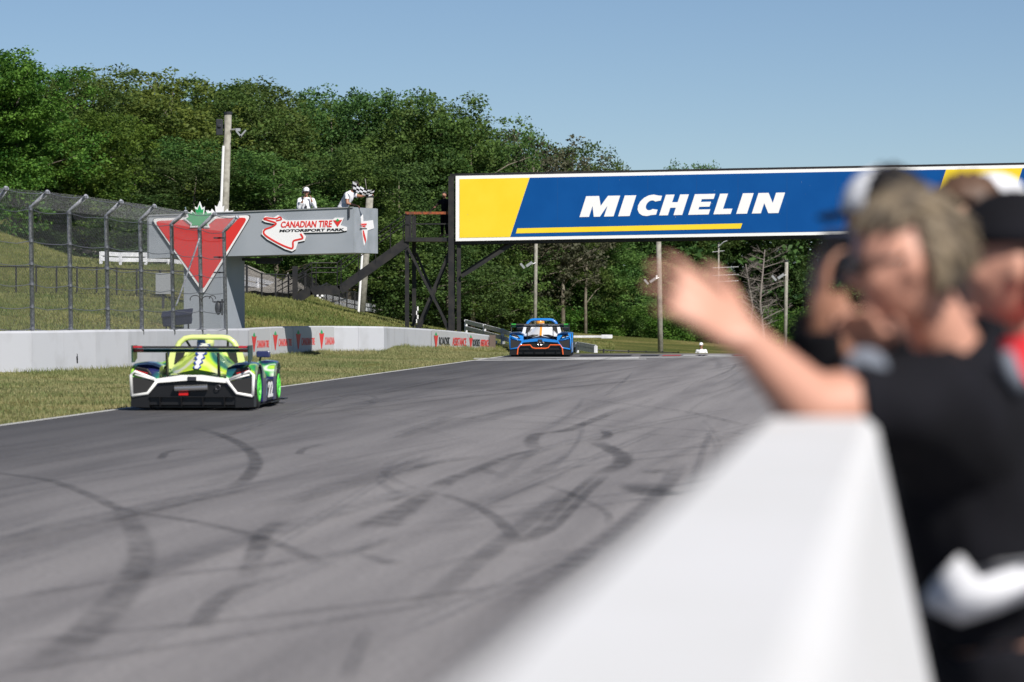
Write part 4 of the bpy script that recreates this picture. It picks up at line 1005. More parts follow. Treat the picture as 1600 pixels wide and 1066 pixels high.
for kind, px, top, Y, W, lab in TREES:
    b = P(px, 500, Y); z = hz(b.x, Y); H = P(px, top, Y).z-z; b.z = z-.1
    H0 = {'maple': 11, 'oak': 11, 'ash': 12, 'elm': 11, 'dark': 11, 'airy': 11}[kind]; W0 = {'maple': 8.5, 'oak': 9, 'ash': 8, 'elm': 8, 'dark': 8, 'airy': 7}[kind]
    e = empty('broadleaf_tree', b, lab, 'tree', 'trees of the wood behind the track', random.uniform(0, 6.28))
    s = W*1.12/W0; e.scale = (s, s, H*1.0/(H0-.1))
    for nm, me in (('crown', PR[kind][0]), ('trunk', PR[kind][1])):
        o = bpy.data.objects.new(nm, me); COL.objects.link(o); o.parent = e
for px, Y, s, lab in ((1195, 222, 1.0, 'bare grey leafless tree left of the right-hand grey pole'), (1165, 226, .85, 'smaller bare grey tree behind the outstretched forearm')):
    b = P(px, 540, Y); b.z = hz(b.x, Y)
    e = empty('dead_tree', b, lab, 'tree', None, px); sc_ = (P(px, 385, Y).z-b.z)/9.0*s; e.scale = (sc_*1.2, sc_*1.2, sc_)
    o = bpy.data.objects.new('branches', DEAD); COL.objects.link(o); o.parent = e
BUSH = [('bush', 590, 425, 222, 'bright bush beside the leaning wooden pole, under the stairs'), ('bush', 640, 450, 224, 'bright bush between the tower legs'), ('bush2', 690, 455, 222, 'green bush right behind the tower'),
        ('bush', 735, 450, 224, 'leafy bush right of the tower above the white rail fence'), ('bush2', 790, 470, 218, 'bush left of the blue race car hoop'), ('bush', 868, 478, 222, 'bush right of the thin pole above the blue car'),
        ('bush', 935, 480, 226, 'bright bush above the low white barrier'), ('bush2', 975, 470, 228, 'dense green bush left of the pale pole foot'), ('bush', 1040, 478, 226, 'bright bush right of the pale pole'), ('bush2', 1085, 500, 228, 'low bush behind the far marshal'),
        ('bush', 1250, 480, 226, 'bright bush right of the grey pole foot'), ('bush2', 1310, 490, 230, 'bush beneath the raised phone'), ('bush', 545, 405, 214, 'bush left of the leaning pole behind the stair landing'), ('bush2', 480, 395, 205, 'bush below the lettering end of the flag stand'),
        ('bush', 420, 385, 200, 'bush right of the grey column above the black fence'), ('bush2', 230, 350, 195, 'bush left of the flag stand above the white rail fence'), ('bush', 60, 320, 186, 'bush at the crest of the grass bank, far left'), ('bush2', 130, 345, 186, 'bush at the grass crest behind the second and third fence posts'), ('bush2', 1450, 490, 232, 'bush behind the heads of the standing spectators, mostly hidden')]
for kind, px, top, Y, lab in BUSH:
    b = P(px, 500, Y); z = hz(b.x, Y); b.z = z-.1; H = max(1.2, P(px, top, Y).z-z)
    e = empty('bush', b, lab, 'bush', 'bushes at the foot of the wood', random.uniform(0, 6.28)); s = H/3.0; e.scale = (max(s, .8), max(s, .8), s)
    for nm, me in (('foliage', PR[kind][0]), ('stem', PR[kind][1])):
        o = bpy.data.objects.new(nm, me); COL.objects.link(o); o.parent = e
# the wood further back, read as one mass
rng = np.random.default_rng(99)
px_ = rng.uniform(-150, 1750, 2600); Yw = rng.uniform(232, 262, 2600)
topy = np.interp(px_, [-150, 0, 90, 160, 250, 400, 600, 740, 800, 930, 1000, 1800], [150, 150, 165, 190, 150, 180, 200, 235, 275, 300, 330, 330])
xw = (px_-800)/FPX*Yw; zg = heights(xw, Yw); zt = CAMZ+(HOR-topy)/FPX*Yw; zw = zg+(zt-zg)*rng.random(2600)**.8
o = bpy.data.objects.new('woodland', leaf_cloud(np.stack([xw, Yw, zw], 1), rng.uniform(.8, 1.5, 2600), 26, .42, 'woodland', 'leaf_dark')); COL.objects.link(o)
tag(o, 'dark mass of the wood further back behind the single trees', 'woodland'); o['kind'] = 'stuff'
# ---------------------------------------------------------------- race cars
def livery(name, stops, scale=1.7, seed=0, low=None):
    m = bpy.data.materials.new(name); m.use_nodes = True; n = m.node_tree; b = n.nodes['Principled BSDF']; L = n.links.new
    b.inputs['Roughness'].default_value = .28; b.inputs['Coat Weight'].default_value = .7; b.inputs['Coat Roughness'].default_value = .06
    tc = n.nodes.new('ShaderNodeTexCoord'); mp = n.nodes.new('ShaderNodeMapping'); mp.inputs['Location'].default_value = (seed, seed*.7, 0); mp.inputs['Scale'].default_value = (1, .45, 1); L(tc.outputs['Object'], mp.inputs[0])
    t = n.nodes.new('ShaderNodeTexNoise'); t.inputs['Scale'].default_value = scale; t.inputs['Detail'].default_value = 1.2; t.inputs['Distortion'].default_value = .6; L(mp.outputs[0], t.inputs['Vector'])
    r = n.nodes.new('ShaderNodeValToRGB'); cr = r.color_ramp; cr.interpolation = 'LINEAR'
    while len(cr.elements) < 2: cr.elements.new(.5)
    cr.elements[0].position = stops[0][0]; cr.elements[0].color = (*stops[0][1], 1); cr.elements[1].position = stops[-1][0]; cr.elements[1].color = (*stops[-1][1], 1)
    for p, c in stops[1:-1]: e = cr.elements.new(p); e.color = (*c, 1)
    L(t.outputs[0], r.inputs[0]); out = r.outputs[0]
    if low:
        sp = n.nodes.new('ShaderNodeSeparateXYZ'); L(tc.outputs['Object'], sp.inputs[0]); g_ = n.nodes.new('ShaderNodeMath'); g_.operation = 'LESS_THAN'; g_.inputs[1].default_value = low[0]; L(sp.outputs[2], g_.inputs[0])
        mx = n.nodes.new('ShaderNodeMix'); mx.data_type = 'RGBA'; L(g_.outputs[0], mx.inputs['Factor']); L(out, mx.inputs['A']); mx.inputs['B'].default_value = (*low[1], 1); out = mx.outputs['Result']
    L(out, b.inputs['Base Color']); MATS[name] = m
YG = (.52, .70, .04); LM = (.70, .74, .22); GR = (.05, .36, .06); TL = (.012, .12, .11); NV = (.018, .022, .10)
livery('green_cover', [(.34, (.75, .78, .66)), (.40, LM), (.45, YG), (.55, YG), (.59, (.25, .6, .08)), (.66, TL)], 1.9)
livery('green_fender', [(.36, NV), (.41, TL), (.45, GR), (.49, (.72, .76, .70)), (.52, (.20, .60, .06)), (.56, YG), (.60, GR), (.66, TL)], 2.4, 3, (.46, NV))
livery('green_body', [(.34, TL), (.44, GR), (.50, YG), (.60, YG), (.66, (.7, .75, .6)), (.7, NV)], 1.6, 5, (.40, NV))
BL = (.008, .18, .58)
livery('blue_paint', [(.3, BL), (.62, (.012, .20, .60)), (.72, (.01, .11, .42))], 1.2)
livery('blue_side', [(.38, BL), (.42, BL), (.44, (.65, .66, .7)), (.60, (.7, .7, .72)), (.62, (.02, .03, .08))], 3.0, 2)
for nm, c in (('trim_white', (.85, .85, .83)), ('hoop_lime', (.70, .78, .28)), ('cover_white', (.75, .76, .78)), ('trim_orange', (.78, .13, .03)), ('stripe_orange', (.8, .33, .03)), ('rim_green', (.10, .75, .06)), ('wing_green', (.02, .33, .03)), ('wing_red', (.35, .012, .02)), ('stripe_blue', (.02, .05, .35)), ('helmet_blue', (.01, .03, .09)), ('navy_paint', (.02, .025, .10)), ('mirror_blue', (.16, .32, .5))):
    mat(nm, c, .3, coat=.5)
mat('rim_grey', (.05, .05, .06), .4, .5); mat('mesh_dark', (.014, .014, .015), .7); mat('wing_teal', (.006, .045, .04), .3)
def race_car(label, pal, px, Y, rz, number=None):
    p0 = P(px, 471, Y); root = empty('race_car', (p0.x, p0.y, .006), label, 'race car', 'open-top sports prototype race cars on the track', rz)
    B = lambda mb, name, m, par=root, **k: mb.build(name, m, par, world=False, **k)
    # central body
    def ring(y, hw, zb, zt, e=3.2, n=24):
        out = []
        for k in range(n):
            t = 2*math.pi*k/n; c, s = math.cos(t), math.sin(t)
            out.append(Vector((hw*abs(c)**(2/e)*(1 if c >= 0 else -1), y, (zb+zt)/2+(zt-zb)/2*abs(s)**(2/e)*(1 if s >= 0 else -1))))
        return out
    m = MB(); m.loft([ring(*q) for q in ((.10, .50, .44, .49), (.35, .50, .3, .53), (.8, .47, .14, .60), (1.3, .45, .10, .66), (1.6, .46, .09, .62), (1.75, .46, .09, .44), (2.5, .45, .09, .44), (2.62, .44, .09, .60), (3.0, .38, .10, .56), (3.5, .32, .12, .44), (3.95, .26, .14, .30), (4.15, .16, .16, .24))])
    B(m, 'body', pal['body'], smooth=True)
    m = MB(); m.box((0, 2.1, .05), (1.5, 3.9, .03)).box((0, 4.1, .07), (1.72, .45, .02)); B(m, 'floor', 'carbon')
    # engine cover: tall dome that tapers rearward
    def dome(y, wb, wt, zb, zt, n=14):
        out = []
        for k in range(n+1):
            t = math.pi*k/n; c = math.cos(t); s = math.sin(t); x = c*(wt+(wb-wt)*(1-s)**1.3); out.append(Vector((x, y, zb+(zt-zb)*s**.75)))
        return out
    secs = [(.30, .30, .03, .50, .55), (.55, .40, .08, .50, .66), (.85, .46, .14, .52, .80), (1.15, .50, .19, .54, .92), (1.40, .50, .22, .55, .98), (1.52, .48, .22, .56, .97), (1.60, .44, .20, .56, .90)]
    m = MB(); m.loft([dome(*s) for s in secs]); B(m, 'engine_cover', pal['cover'], smooth=True)
    if pal['kind'] == 'green':
        for nm, mt, w0, dz, ph in (('stripe', 'stripe_blue', 1.0, .006, 0), ('stripe', 'cover_white', .62, .012, 1)):
            m = MB()
            for i in range(7):
                y0 = .42+i*.15; y1 = y0+.15; ym = (y0+y1)/2
                zz = lambda y: np.interp(y, [s[0] for s in secs], [s[4] for s in secs])+dz
                ww = np.interp(ym, [.3, 1.5], [.05, .13])*w0
                for a, b, c1, c2 in ((y0, ym, .45, 1), (ym, y1, 1, .45)):
                    m.add([(-ww*c1-.03*(ph == 9), a, zz(a)-.3*(ww*c1)**2), (ww*c1, a, zz(a)-.3*(ww*c1)**2), (ww*c2, b, zz(b)-.3*(ww*c2)**2), (-ww*c2, b, zz(b)-.3*(ww*c2)**2)], [[0, 1, 2, 3]])
            B(m, nm, mt)
    else:
        m = MB()
        for i in range(10):
            y0 = .32+i*.12; zz = lambda y: np.interp(y, [s[0] for s in secs], [s[4] for s in secs])+.008
            m.add([(-.03, y0, zz(y0)), (.03, y0, zz(y0)), (.03, y0+.12, zz(y0+.12)), (-.03, y0+.12, zz(y0+.12))], [[0, 1, 2, 3]])
        B(m, 'stripe', 'stripe_orange')
        m = MB()
        for s in (-1, 1):
            m.tube([(s*.06, .50, .62), (s*.22, .52, .60), (s*.38, .50, .54), (s*.52, .46, .545)], [.02, .045, .05, .03], 6)
        B(m, 'louvre', 'carbon', smooth=True)
    # rear deck between fenders
    m = MB(); m.loft([[Vector((x, y, z-.03)) for x, z in ((-.62, a), (0, b))]+[Vector((.62, y, a-.03)), Vector((.62, y, a+.0)), Vector((0, y, b)), Vector((-.62, y, a))] for y, a, b in ((.0, .455, .505), (.4, .47, .53), (.9, .50, .56))]); B(m, 'rear_deck', pal['deck'])
    # fenders from a side profile with the wheel arch cut out
    def arch(cy, r, n=10): return [(cy+r*math.cos(math.pi-math.pi*k/n), .34+r*math.sin(math.pi*k/n)) for k in range(n+1)]
    rp = [(.02, .36), (.0, .44), (.03, .60), (.12, .685), (.30, .715), (.62, .725), (.95, .69), (1.2, .60), (1.45, .50), (1.5, .40), (1.5, .10)] + [(1.05, .10)] + arch(.66, .37)[::-1] + [(.29, .30)]
    fp = [(2.42, .10), (2.42, .50), (2.55, .63), (2.8, .70), (3.1, .71), (3.45, .64), (3.8, .46), (4.1, .26), (4.22, .12), (4.1, .10), (3.50, .10)] + arch(3.12, .36)[::-1] + [(2.76, .10)]
    for s in (-1, 1):
        for nm, pr, x0, x1 in (('rear_fender', rp, .47, .865), ('front_fender', fp, .50, .86)):
            m = MB()
            xs_ = [x0, x0+.10, (x0+x1)/2, x1-.08, x1-.01, x1]; sc_ = [.82, .965, 1.0, .975, .93, .88]
            rings = []
            for x, f in zip(xs_, sc_):
                rings.append([Vector((s*(x-max(0, y-3.35)*.28*(x-.5)/.36), y, z if z < .40 else .40+(z-.40)*f)) for y, z in pr])
            m.loft(rings); B(m, nm, pal['fender'], smooth=False, bevel=.02)
        # inside of the arches
        for cy in (.66, 3.12):
            m = MB(); m.box((s*.50, cy, .36), (.03, .72, .5)); B(m, 'arch_liner', 'carbon')
        # side pod
        m = MB(); m.loft([[Vector((s*x, y, z)) for x, z in ((.40, .06), (.80, .06), (.845, .12), (.845, .36), (.80, .43), (.40, .46))] for y in (1.48, 2.0, 2.44)]); B(m, 'side_pod', pal['side'])
        if number:
            m = MB(); m.box((s*.849, 2.08, .265), (.006, .70, .31)); m_ = B(m, 'number_panel', 'sign_black')
            vs, fs = text_geo(number, .03, .5, .95); x0 = min(v.x for v in vs); x1 = max(v.x for v in vs); y0 = min(v.y for v in vs); y1 = max(v.y for v in vs)
            # reading direction: towards the front on the right-hand side
            q = [Vector((s*(.854+.004*(v.z+.5)), (1.77 if s > 0 else 2.39)+s*.62*(v.x-x0)/(x1-x0), .15+.24*(v.y-y0)/(y1-y0))) for v in vs]
            MB().add(q, fs).build('number', 'sign_white', m_, world=False, recalc=False)
            m = MB()
            for k, y in enumerate((1.52, 1.57, 1.62, 1.67)): m.box((s*.848, y, .27), (.005, .045, .2-.03*(k % 2)))
            B(m, 'side_marking', 'mirror_blue')
        else:
            m = MB(); m.box((s*.849, 2.1, .25), (.006, .55, .27)); B(m, 'number_panel', 'sign_white')
        m = MB(); m.box((s*.83, 2.46, .07), (.10, 1.0, .02)); B(m, 'skirt', 'carbon')
        # wheels
        for cy, rr, ww in ((.66, .315, .28), (3.12, .29, .24)):
            cx = s*(.855-ww/2); m = MB()
            prof = [(-.5, .60), (-.5, .93), (-.42, .99), (-.3, 1), (.3, 1), (.42, .99), (.5, .93), (.5, .60)]
            m.loft([[Vector((cx+a*ww, cy+rr*f*math.cos(t), .006+rr+rr*f*math.sin(t))) for t in [2*math.pi*j/28 for j in range(28)]] for a, f in prof], cap=False)
            wh = B(m, 'wheel', 'tyre', smooth=True)
            m = MB(); ox = cx+s*.46*ww
            m.tube([Vector((ox, cy+rr*.62*math.cos(t), .006+rr+rr*.62*math.sin(t))) for t in [2*math.pi*j/24 for j in range(24)]], .022, 6, closed=True)
            for j in range(10):
                t = 2*math.pi*j/10; m.beam((ox-s*.02, cy+.04*math.cos(t), .006+rr+.04*math.sin(t)), (ox, cy+rr*.60*math.cos(t), .006+rr+rr*.60*math.sin(t)), .03, .03, up=(1, 0, 0))
            m.cyl((ox-s*.05, cy, .006+rr), (ox+s*.01, cy, .006+rr), .05, 12); m.cyl((ox-s*.12, cy, .006+rr), (ox-s*.10, cy, .006+rr), rr*.6, 20, mi=1)
            m.build('rim', [pal['rim'], 'carbon'], wh, world=False)
        # mirrors
        m = MB(); m.box((s*.66, 2.86, .80), (.20, .10, .10)); mm = B(m, 'mirror', pal['mirror'], bevel=.02)
        MB().beam((s*.60, 2.88, .66), (s*.62, 2.88, .77), .03, .02).build('mirror_stalk', 'carbon', mm, world=False)
        # hoop bulkhead panels with openings
        m = MB(); fr = [(s*.17, .93), (s*.50, .93), (s*.58, .60), (s*.30, .58)]
        m.prism([Vector((x, 1.50, z)) for x, z in fr], (0, 0, 0), (0, .03, 0)); B(m, 'hoop_panel', pal['panel'])
        m = MB(); m.prism([Vector((x, 1.494, z)) for x, z in ((s*.30, .86), (s*.43, .86), (s*.46, .67), (s*.36, .67))], (0, -.006, 0), (0, 0, 0)); B(m, 'intake', 'mesh_dark', bevel=.0)
        # wing struts and endplates
        m = MB(); m.prism([(s*.36, .02, .48), (s*.36, .20, .50), (s*.36, .10, .86), (s*.36, -.06, .86)], (-.009, 0, 0), (.009, 0, 0)); B(m, 'wing_strut', 'carbon')
        # tail: dark mesh inset, lamp pod and outline trim
        m = MB(); m.prism([(s*.50, -.006, .43), (s*.835, -.006, .50), (s*.845, -.006, .235), (s*.63, -.006, .27)], (0, -.012, 0), (0, .05, 0)); B(m, 'tail_mesh', 'mesh_dark')
        m = MB(); m.tube([(s*x, -.02, z) for x, z in ((.845, .215), (.62, .255), (.485, .445))], .024, 6); m.tube([(s*x, -.02, z) for x, z in ((.845, .215), (.855, .53), (.80, .585), (.52, .465))], .024, 6)
        m.tube([(s*.52, -.024, .455), (s*.80, -.024, .535)], .014, 5); B(m, 'tail_trim', pal['trim'], smooth=True)
        m = MB(); m.prism([(s*.56, -.0, .53), (s*.62, -.0, .62), (s*.78, -.0, .655), (s*.82, -.0, .61), (s*.70, -.0, .545)], (0, -.02, 0), (0, .10, 0)); tl = B(m, 'tail_light', 'carbon', bevel=.01)
        MB().beam((s*.62, -.024, .555), (s*.80, -.024, .60), .01, .014).build('light_bar', 'light_red' if pal['kind'] == 'green' else 'trim_white', tl, world=False)
        m = MB(); m.prism([(s*.86, -.0, .215), (s*.86, 0, .05), (s*.60, 0, .04), (s*.60, 0, .25)], (0, -.008, 0), (0, .3, 0)); B(m, 'rear_corner', 'carbon')
    # rear centre: black recess, lip, diffuser
    m = MB(); m.prism([(-.60, .0, .43), (.60, .0, .43), (.68, .0, .08), (-.68, .0, .08)], (0, .02, 0), (0, .09, 0)); B(m, 'rear_panel', 'carbon')
    m = MB(); m.prism([(-.54, -.012, .455), (-.5, -.012, .475), (-.14, -.012, .53), (.14, -.012, .53), (.5, -.012, .475), (.54, -.012, .455), (.5, -.012, .41), (.10, -.012, .445), (-.10, -.012, .445), (-.5, -.012, .41)], (0, -.02, 0), (0, .04, 0)); B(m, 'rear_lip', pal['lip'])
    m = MB(); m.box((0, -.04, .475), (.12, .02, .06)); B(m, 'licence_light', 'rim_grey')
    m = MB()
    for x in (-.45, -.15, .15, .45): m.prism([(x, -.02, .06), (x, -.05, .20), (x, .5, .20), (x, .5, .06)], (-.008, 0, 0), (.008, 0, 0))
    m.box((0, .2, .205), (1.2, .5, .012)); B(m, 'diffuser', 'carbon')
    if pal['kind'] == 'green':
        m = MB(); m.cyl((-.24, -.05, .325), (.22, -.05, .345), .045, 14); B(m, 'exhaust', 'silver', smooth=False)
        m = MB(); m.box((-.12, -.03, .25), (.13, .03, .05)); B(m, 'rain_light', 'light_red')
        m = MB(); m.tube([(.36+.035*math.cos(t), -.03, .345+.035*math.sin(t)) for t in [math.pi*k/6 for k in range(12)]], .009, 5, closed=True); B(m, 'tow_hook', 'rim_grey')
    else:
        for x in (-.035, .065):
            m = MB(); m.tube([(x+.045*math.cos(t), -.03, .385+.045*math.sin(t)) for t in [math.pi*k/8 for k in range(16)]], .006, 5, closed=True); B(m, 'exhaust', 'silver')
        m = MB(); m.tube([(x, -.04, z) for x, z in ((-.64, .06), (-.62, .24), (-.56, .33), (-.28, .34), (-.22, .26), (-.14, .24), (.16, .24), (.23, .26), (.28, .34), (.56, .34), (.62, .24), (.64, .06))], .018, 6); B(m, 'diffuser_trim', 'trim_orange')
    # wing
    m = MB(); W2 = .80; pr = [(-.10, .875), (-.08, .915), (.0, .925), (.10, .905), (.20, .865), (.10, .875), (.0, .885)]
    m.loft([[Vector((x, y, z)) for y, z in pr] for x in (-W2, W2)]); wg = B(m, 'rear_wing', pal['wing'])
    m = MB(); pr2 = [(-.22, .935), (-.21, .965), (-.15, .96), (-.09, .93), (-.15, .93)]; m.loft([[Vector((x, y, z)) for y, z in pr2] for x in (-W2, W2)]); m.build('wing_flap', 'carbon', wg, world=False)
    for s in (-1, 1):
        m = MB(); m.prism([(s*.81, -.25, .975), (s*.81, .22, .975), (s*.81, .22, .78), (s*.81, -.02, .72), (s*.81, -.22, .72)], (-.008, 0, 0), (.008, 0, 0)); m.build('endplate', pal['endplate'], wg, world=False)
        m = MB(); m.loft([[Vector((x, y, z+.004 if z > .9 else z-.004)) for y, z in pr2] for x in (s*.67, s*.795)]); m.prism([(s*.67, -.105, .875), (s*.795, -.105, .875), (s*.795, -.105, .92), (s*.67, -.105, .92)], (0, -.004, 0), (0, 0, 0)); m.build('wing_tip', pal['wingtip'], wg, world=False)
    # roll hoop
    for i, (y, r_) in enumerate(((1.56, .042),)):
        m = MB(); pts = [(-.54, y, .58), (-.48, y, .76), (-.44, y, .90), (-.39, y, 1.00), (-.31, y, 1.065), (-.22, y, 1.08), (.22, y, 1.08), (.31, y, 1.065), (.39, y, 1.00), (.44, y, .90), (.48, y, .76), (.54, y, .58)]
        m.tube(pts, r_, 10); hp = B(m, 'roll_hoop', pal['hoop'], smooth=True)
        m = MB(); m.tube([(-.30, y+.03, 1.03), (-.18, y+.9, .62)], .018, 6).tube([(.30, y+.03, 1.03), (.18, y+.9, .62)], .018, 6); m.build('brace', 'carbon', hp, world=False)
    # cockpit: sides, screen, seat, wheel
    m = MB(); m.loft([[Vector((x*f, y, z)) for x, z in ((-.40, .44), (-.42, .66+dz), (-.36, .68+dz), (.36, .68+dz), (.42, .66+dz), (.40, .44))] for y, f, dz in ((2.62, 1, .02), (2.75, .95, .0), (2.95, .85, -.07))]); B(m, 'cowl', pal['cover'])
    for s in (-1, 1):
        m = MB(); m.loft([[Vector((s*x, y, z)) for x, z in ((.36, .40), (.37, zt), (.44, zt-.02), (.47, .42))] for y, zt in ((1.58, .80), (2.0, .74), (2.65, .69))]); B(m, 'cockpit_side', pal['cover'])
    m = MB(); m.box((0, 1.66, .62), (.5, .08, .45)); m.box((0, 1.95, .35), (.5, .6, .1)); B(m, 'seat', 'carbon')
    m = MB(); m.tube([(.15*math.cos(t), 2.45, .60+.12*math.sin(t)) for t in [math.pi*k/8 for k in range(16)]], .014, 5, closed=True); B(m, 'steering_wheel', 'carbon')
    return root
PG = dict(kind='green', body='green_body', cover='green_cover', fender='green_fender', side='navy_paint', deck='green_body', panel='hoop_lime', hoop='hoop_lime', trim='trim_white', lip='trim_white', wing='wing_teal', endplate='wing_teal', wingtip='wing_red', rim='rim_green', mirror='navy_paint')
PB = dict(kind='blue', body='blue_paint', cover='cover_white', fender='blue_paint', side='blue_side', deck='blue_paint', panel='cover_white', hoop='blue_paint', trim='blue_paint', lip='blue_paint', wing='carbon', endplate='carbon', wingtip='wing_green', rim='rim_grey', mirror='carbon')
car1 = race_car('lime green race car numbered 22 with white rear trim, nearest on the track', PG, 300.5, 54.4, -R(3.0), '22'); car1.scale = (1.02, 1, .945)
car2 = race_car('blue race car with white engine cover and orange diffuser trim, further off under the bridge', PB, 844, 107.5, -R(2.2)); car2.scale = (1, 1, .95)
# ---------------------------------------------------------------- people
def skin_graph(verts, edges, root=0, sub=2):
    """verts: (Vector, radius); round cones along the bones, to be fused into one surface"""
    m = MB(); rr = [r[0] if isinstance(r, tuple) else r for v, r in verts]
    for (v, _), r in zip(verts, rr): m.ell(v, r, 14, 9)
    for a, b in edges:
        p, q = verts[a][0], verts[b][0]; d = q-p
        if d.length < 1e-4: continue
        k = (rr[a]-rr[b])/d.length; k = max(-.9, min(.9, k)); c = math.sqrt(1-k*k); dn = d.normalized()
        m.tube([p+dn*rr[a]*k, q+dn*rr[b]*k], [rr[a]*c, rr[b]*c], 14)
    return m.v, m.f
def remesh_obj(mb, name, m, parent, voxel, label=None, disp=0):
    o = mb.build(name, m, parent, smooth=True, recalc=True, label=label)
    r = o.modifiers.new('remesh', 'REMESH'); r.mode = 'VOXEL'; r.voxel_size = voxel; r.use_smooth_shade = True
    s = o.modifiers.new('smooth', 'SMOOTH'); s.iterations = 4; s.factor = .6
    if disp:
        t = bpy.data.textures.new('folds', 'CLOUDS'); t.noise_scale = .09; d = o.modifiers.new('folds', 'DISPLACE'); d.texture = t; d.strength = disp; d.texture_coords = 'LOCAL'
    return o
def basis(fwd, up):
    f = Vector(fwd).normalized(); u = Vector(up); u = (u-f*u.dot(f)).normalized(); r = f.cross(u); return Matrix((r, f, u)).transposed()  # x right, y forward, z up
def head_geo(mb, c, rot, s=1.0):
    """c = centre of the skull; head 0.235 m tall at s=1; faces local +y"""
    def T(v): return c + rot @ (Vector(v)*s)
    def fn(q):
        x, y, z = q
        jaw = max(0, -z); x *= 1-.38*jaw**1.3; y *= 1-.10*jaw
        if y > 0: y += .10*jaw                                # chin forward
        if y < 0 and z < -.3: y *= 1-.45*(-z-.3)
        if y > .5 and .0 < z < .3: y *= .955                  # eye hollow
        if y > .5 and .3 <= z < .45: y *= 1.02
        return Vector((x, y, z))
    m = MB(); m.ell((0, 0, 0), (.078, .098, .118), 24, 18, fn=fn)
    m.ell((0, .100, -.022), (.014, .022, .016), 8, 6); m.tube([(0, .090, .028), (0, .104, -.004), (0, .112, -.022)], [.008, .010, .013], 8)   # nose
    m.ell((0, .088, -.058), (.026, .012, .006), 10, 6); m.ell((0, .087, -.068), (.021, .012, .006), 10, 6)                              # lips
    m.ell((0, .082, -.098), (.022, .018, .016), 10, 6)
    for sd in (-1, 1):
        m.ell((sd*.080, -.008, -.012), (.010, .020, .032), 8, 8, rot=Matrix.Rotation(sd*.3, 3, 'Z'))
        m.ell((sd*.045, .062, -.025), (.022, .022, .02), 8, 6)
    for v, f in ((m.v, m.f),): mb.add([T(p) for p in v], f)
def eyes(parent, c, rot, s, mt='lens_dark'):
    m = MB()
    for sd in (-1, 1): m.ell(c+rot @ Vector((sd*.030*s, .082*s, .006*s)), .011*s, 8, 6)
    return m.build('eye', mt, parent, smooth=True)
def hand_nodes(V, E, wrist_i, wrist, dirv, normal, thumb_side, s=1.0, curl=.15, spread=.10, finger_r=.0085):
    """palm and five fingers as chains rooted at the wrist; normal = out of the back of the hand"""
    d = Vector(dirv).normalized(); n = Vector(normal); n = (n-d*n.dot(d)).normalized(); a = d.cross(n)*thumb_side
    lens = [(.040, .025, .020), (.044, .028, .022), (.041, .026, .021), (.031, .020, .018)]
    for k in range(4):
        off = (1.5-k)*.0205*s; fd = (d+a*(1.5-k)*spread).normalized()
        q0 = wrist+d*.030*s+a*off*.75; k1 = wrist+d*(.088-.004*abs(k-1))*s+a*off
        V.append((q0, .0135*s)); E.append((wrist_i, len(V)-1)); V.append((k1, .0115*s)); E.append((len(V)-2, len(V)-1))
        p = k1; dd = fd; 
        for j, L_ in enumerate(lens[k]):
            ang = curl*(1+.6*j)*(1+.12*k); dd = (dd*math.cos(ang)-n*math.sin(ang)).normalized(); p = p+dd*L_*s
            V.append((p, (finger_r-.0009*j)*s)); E.append((len(V)-2, len(V)-1))
    t0 = wrist+d*.030*s+a*.028*s; t1 = t0+(d*.55+a*.75-n*.2).normalized()*.036*s; t2 = t1+(d*.8+a*.5-n*.2).normalized()*.030*s; t3 = t2+(d*.95+a*.2-n*.2).normalized()*.024*s
    for j, (q, r_) in enumerate(((t0, .015), (t1, .0125), (t2, .0105), (t3, .009))):
        V.append((q, r_*s)); E.append((wrist_i if j == 0 else len(V)-2, len(V)-1))
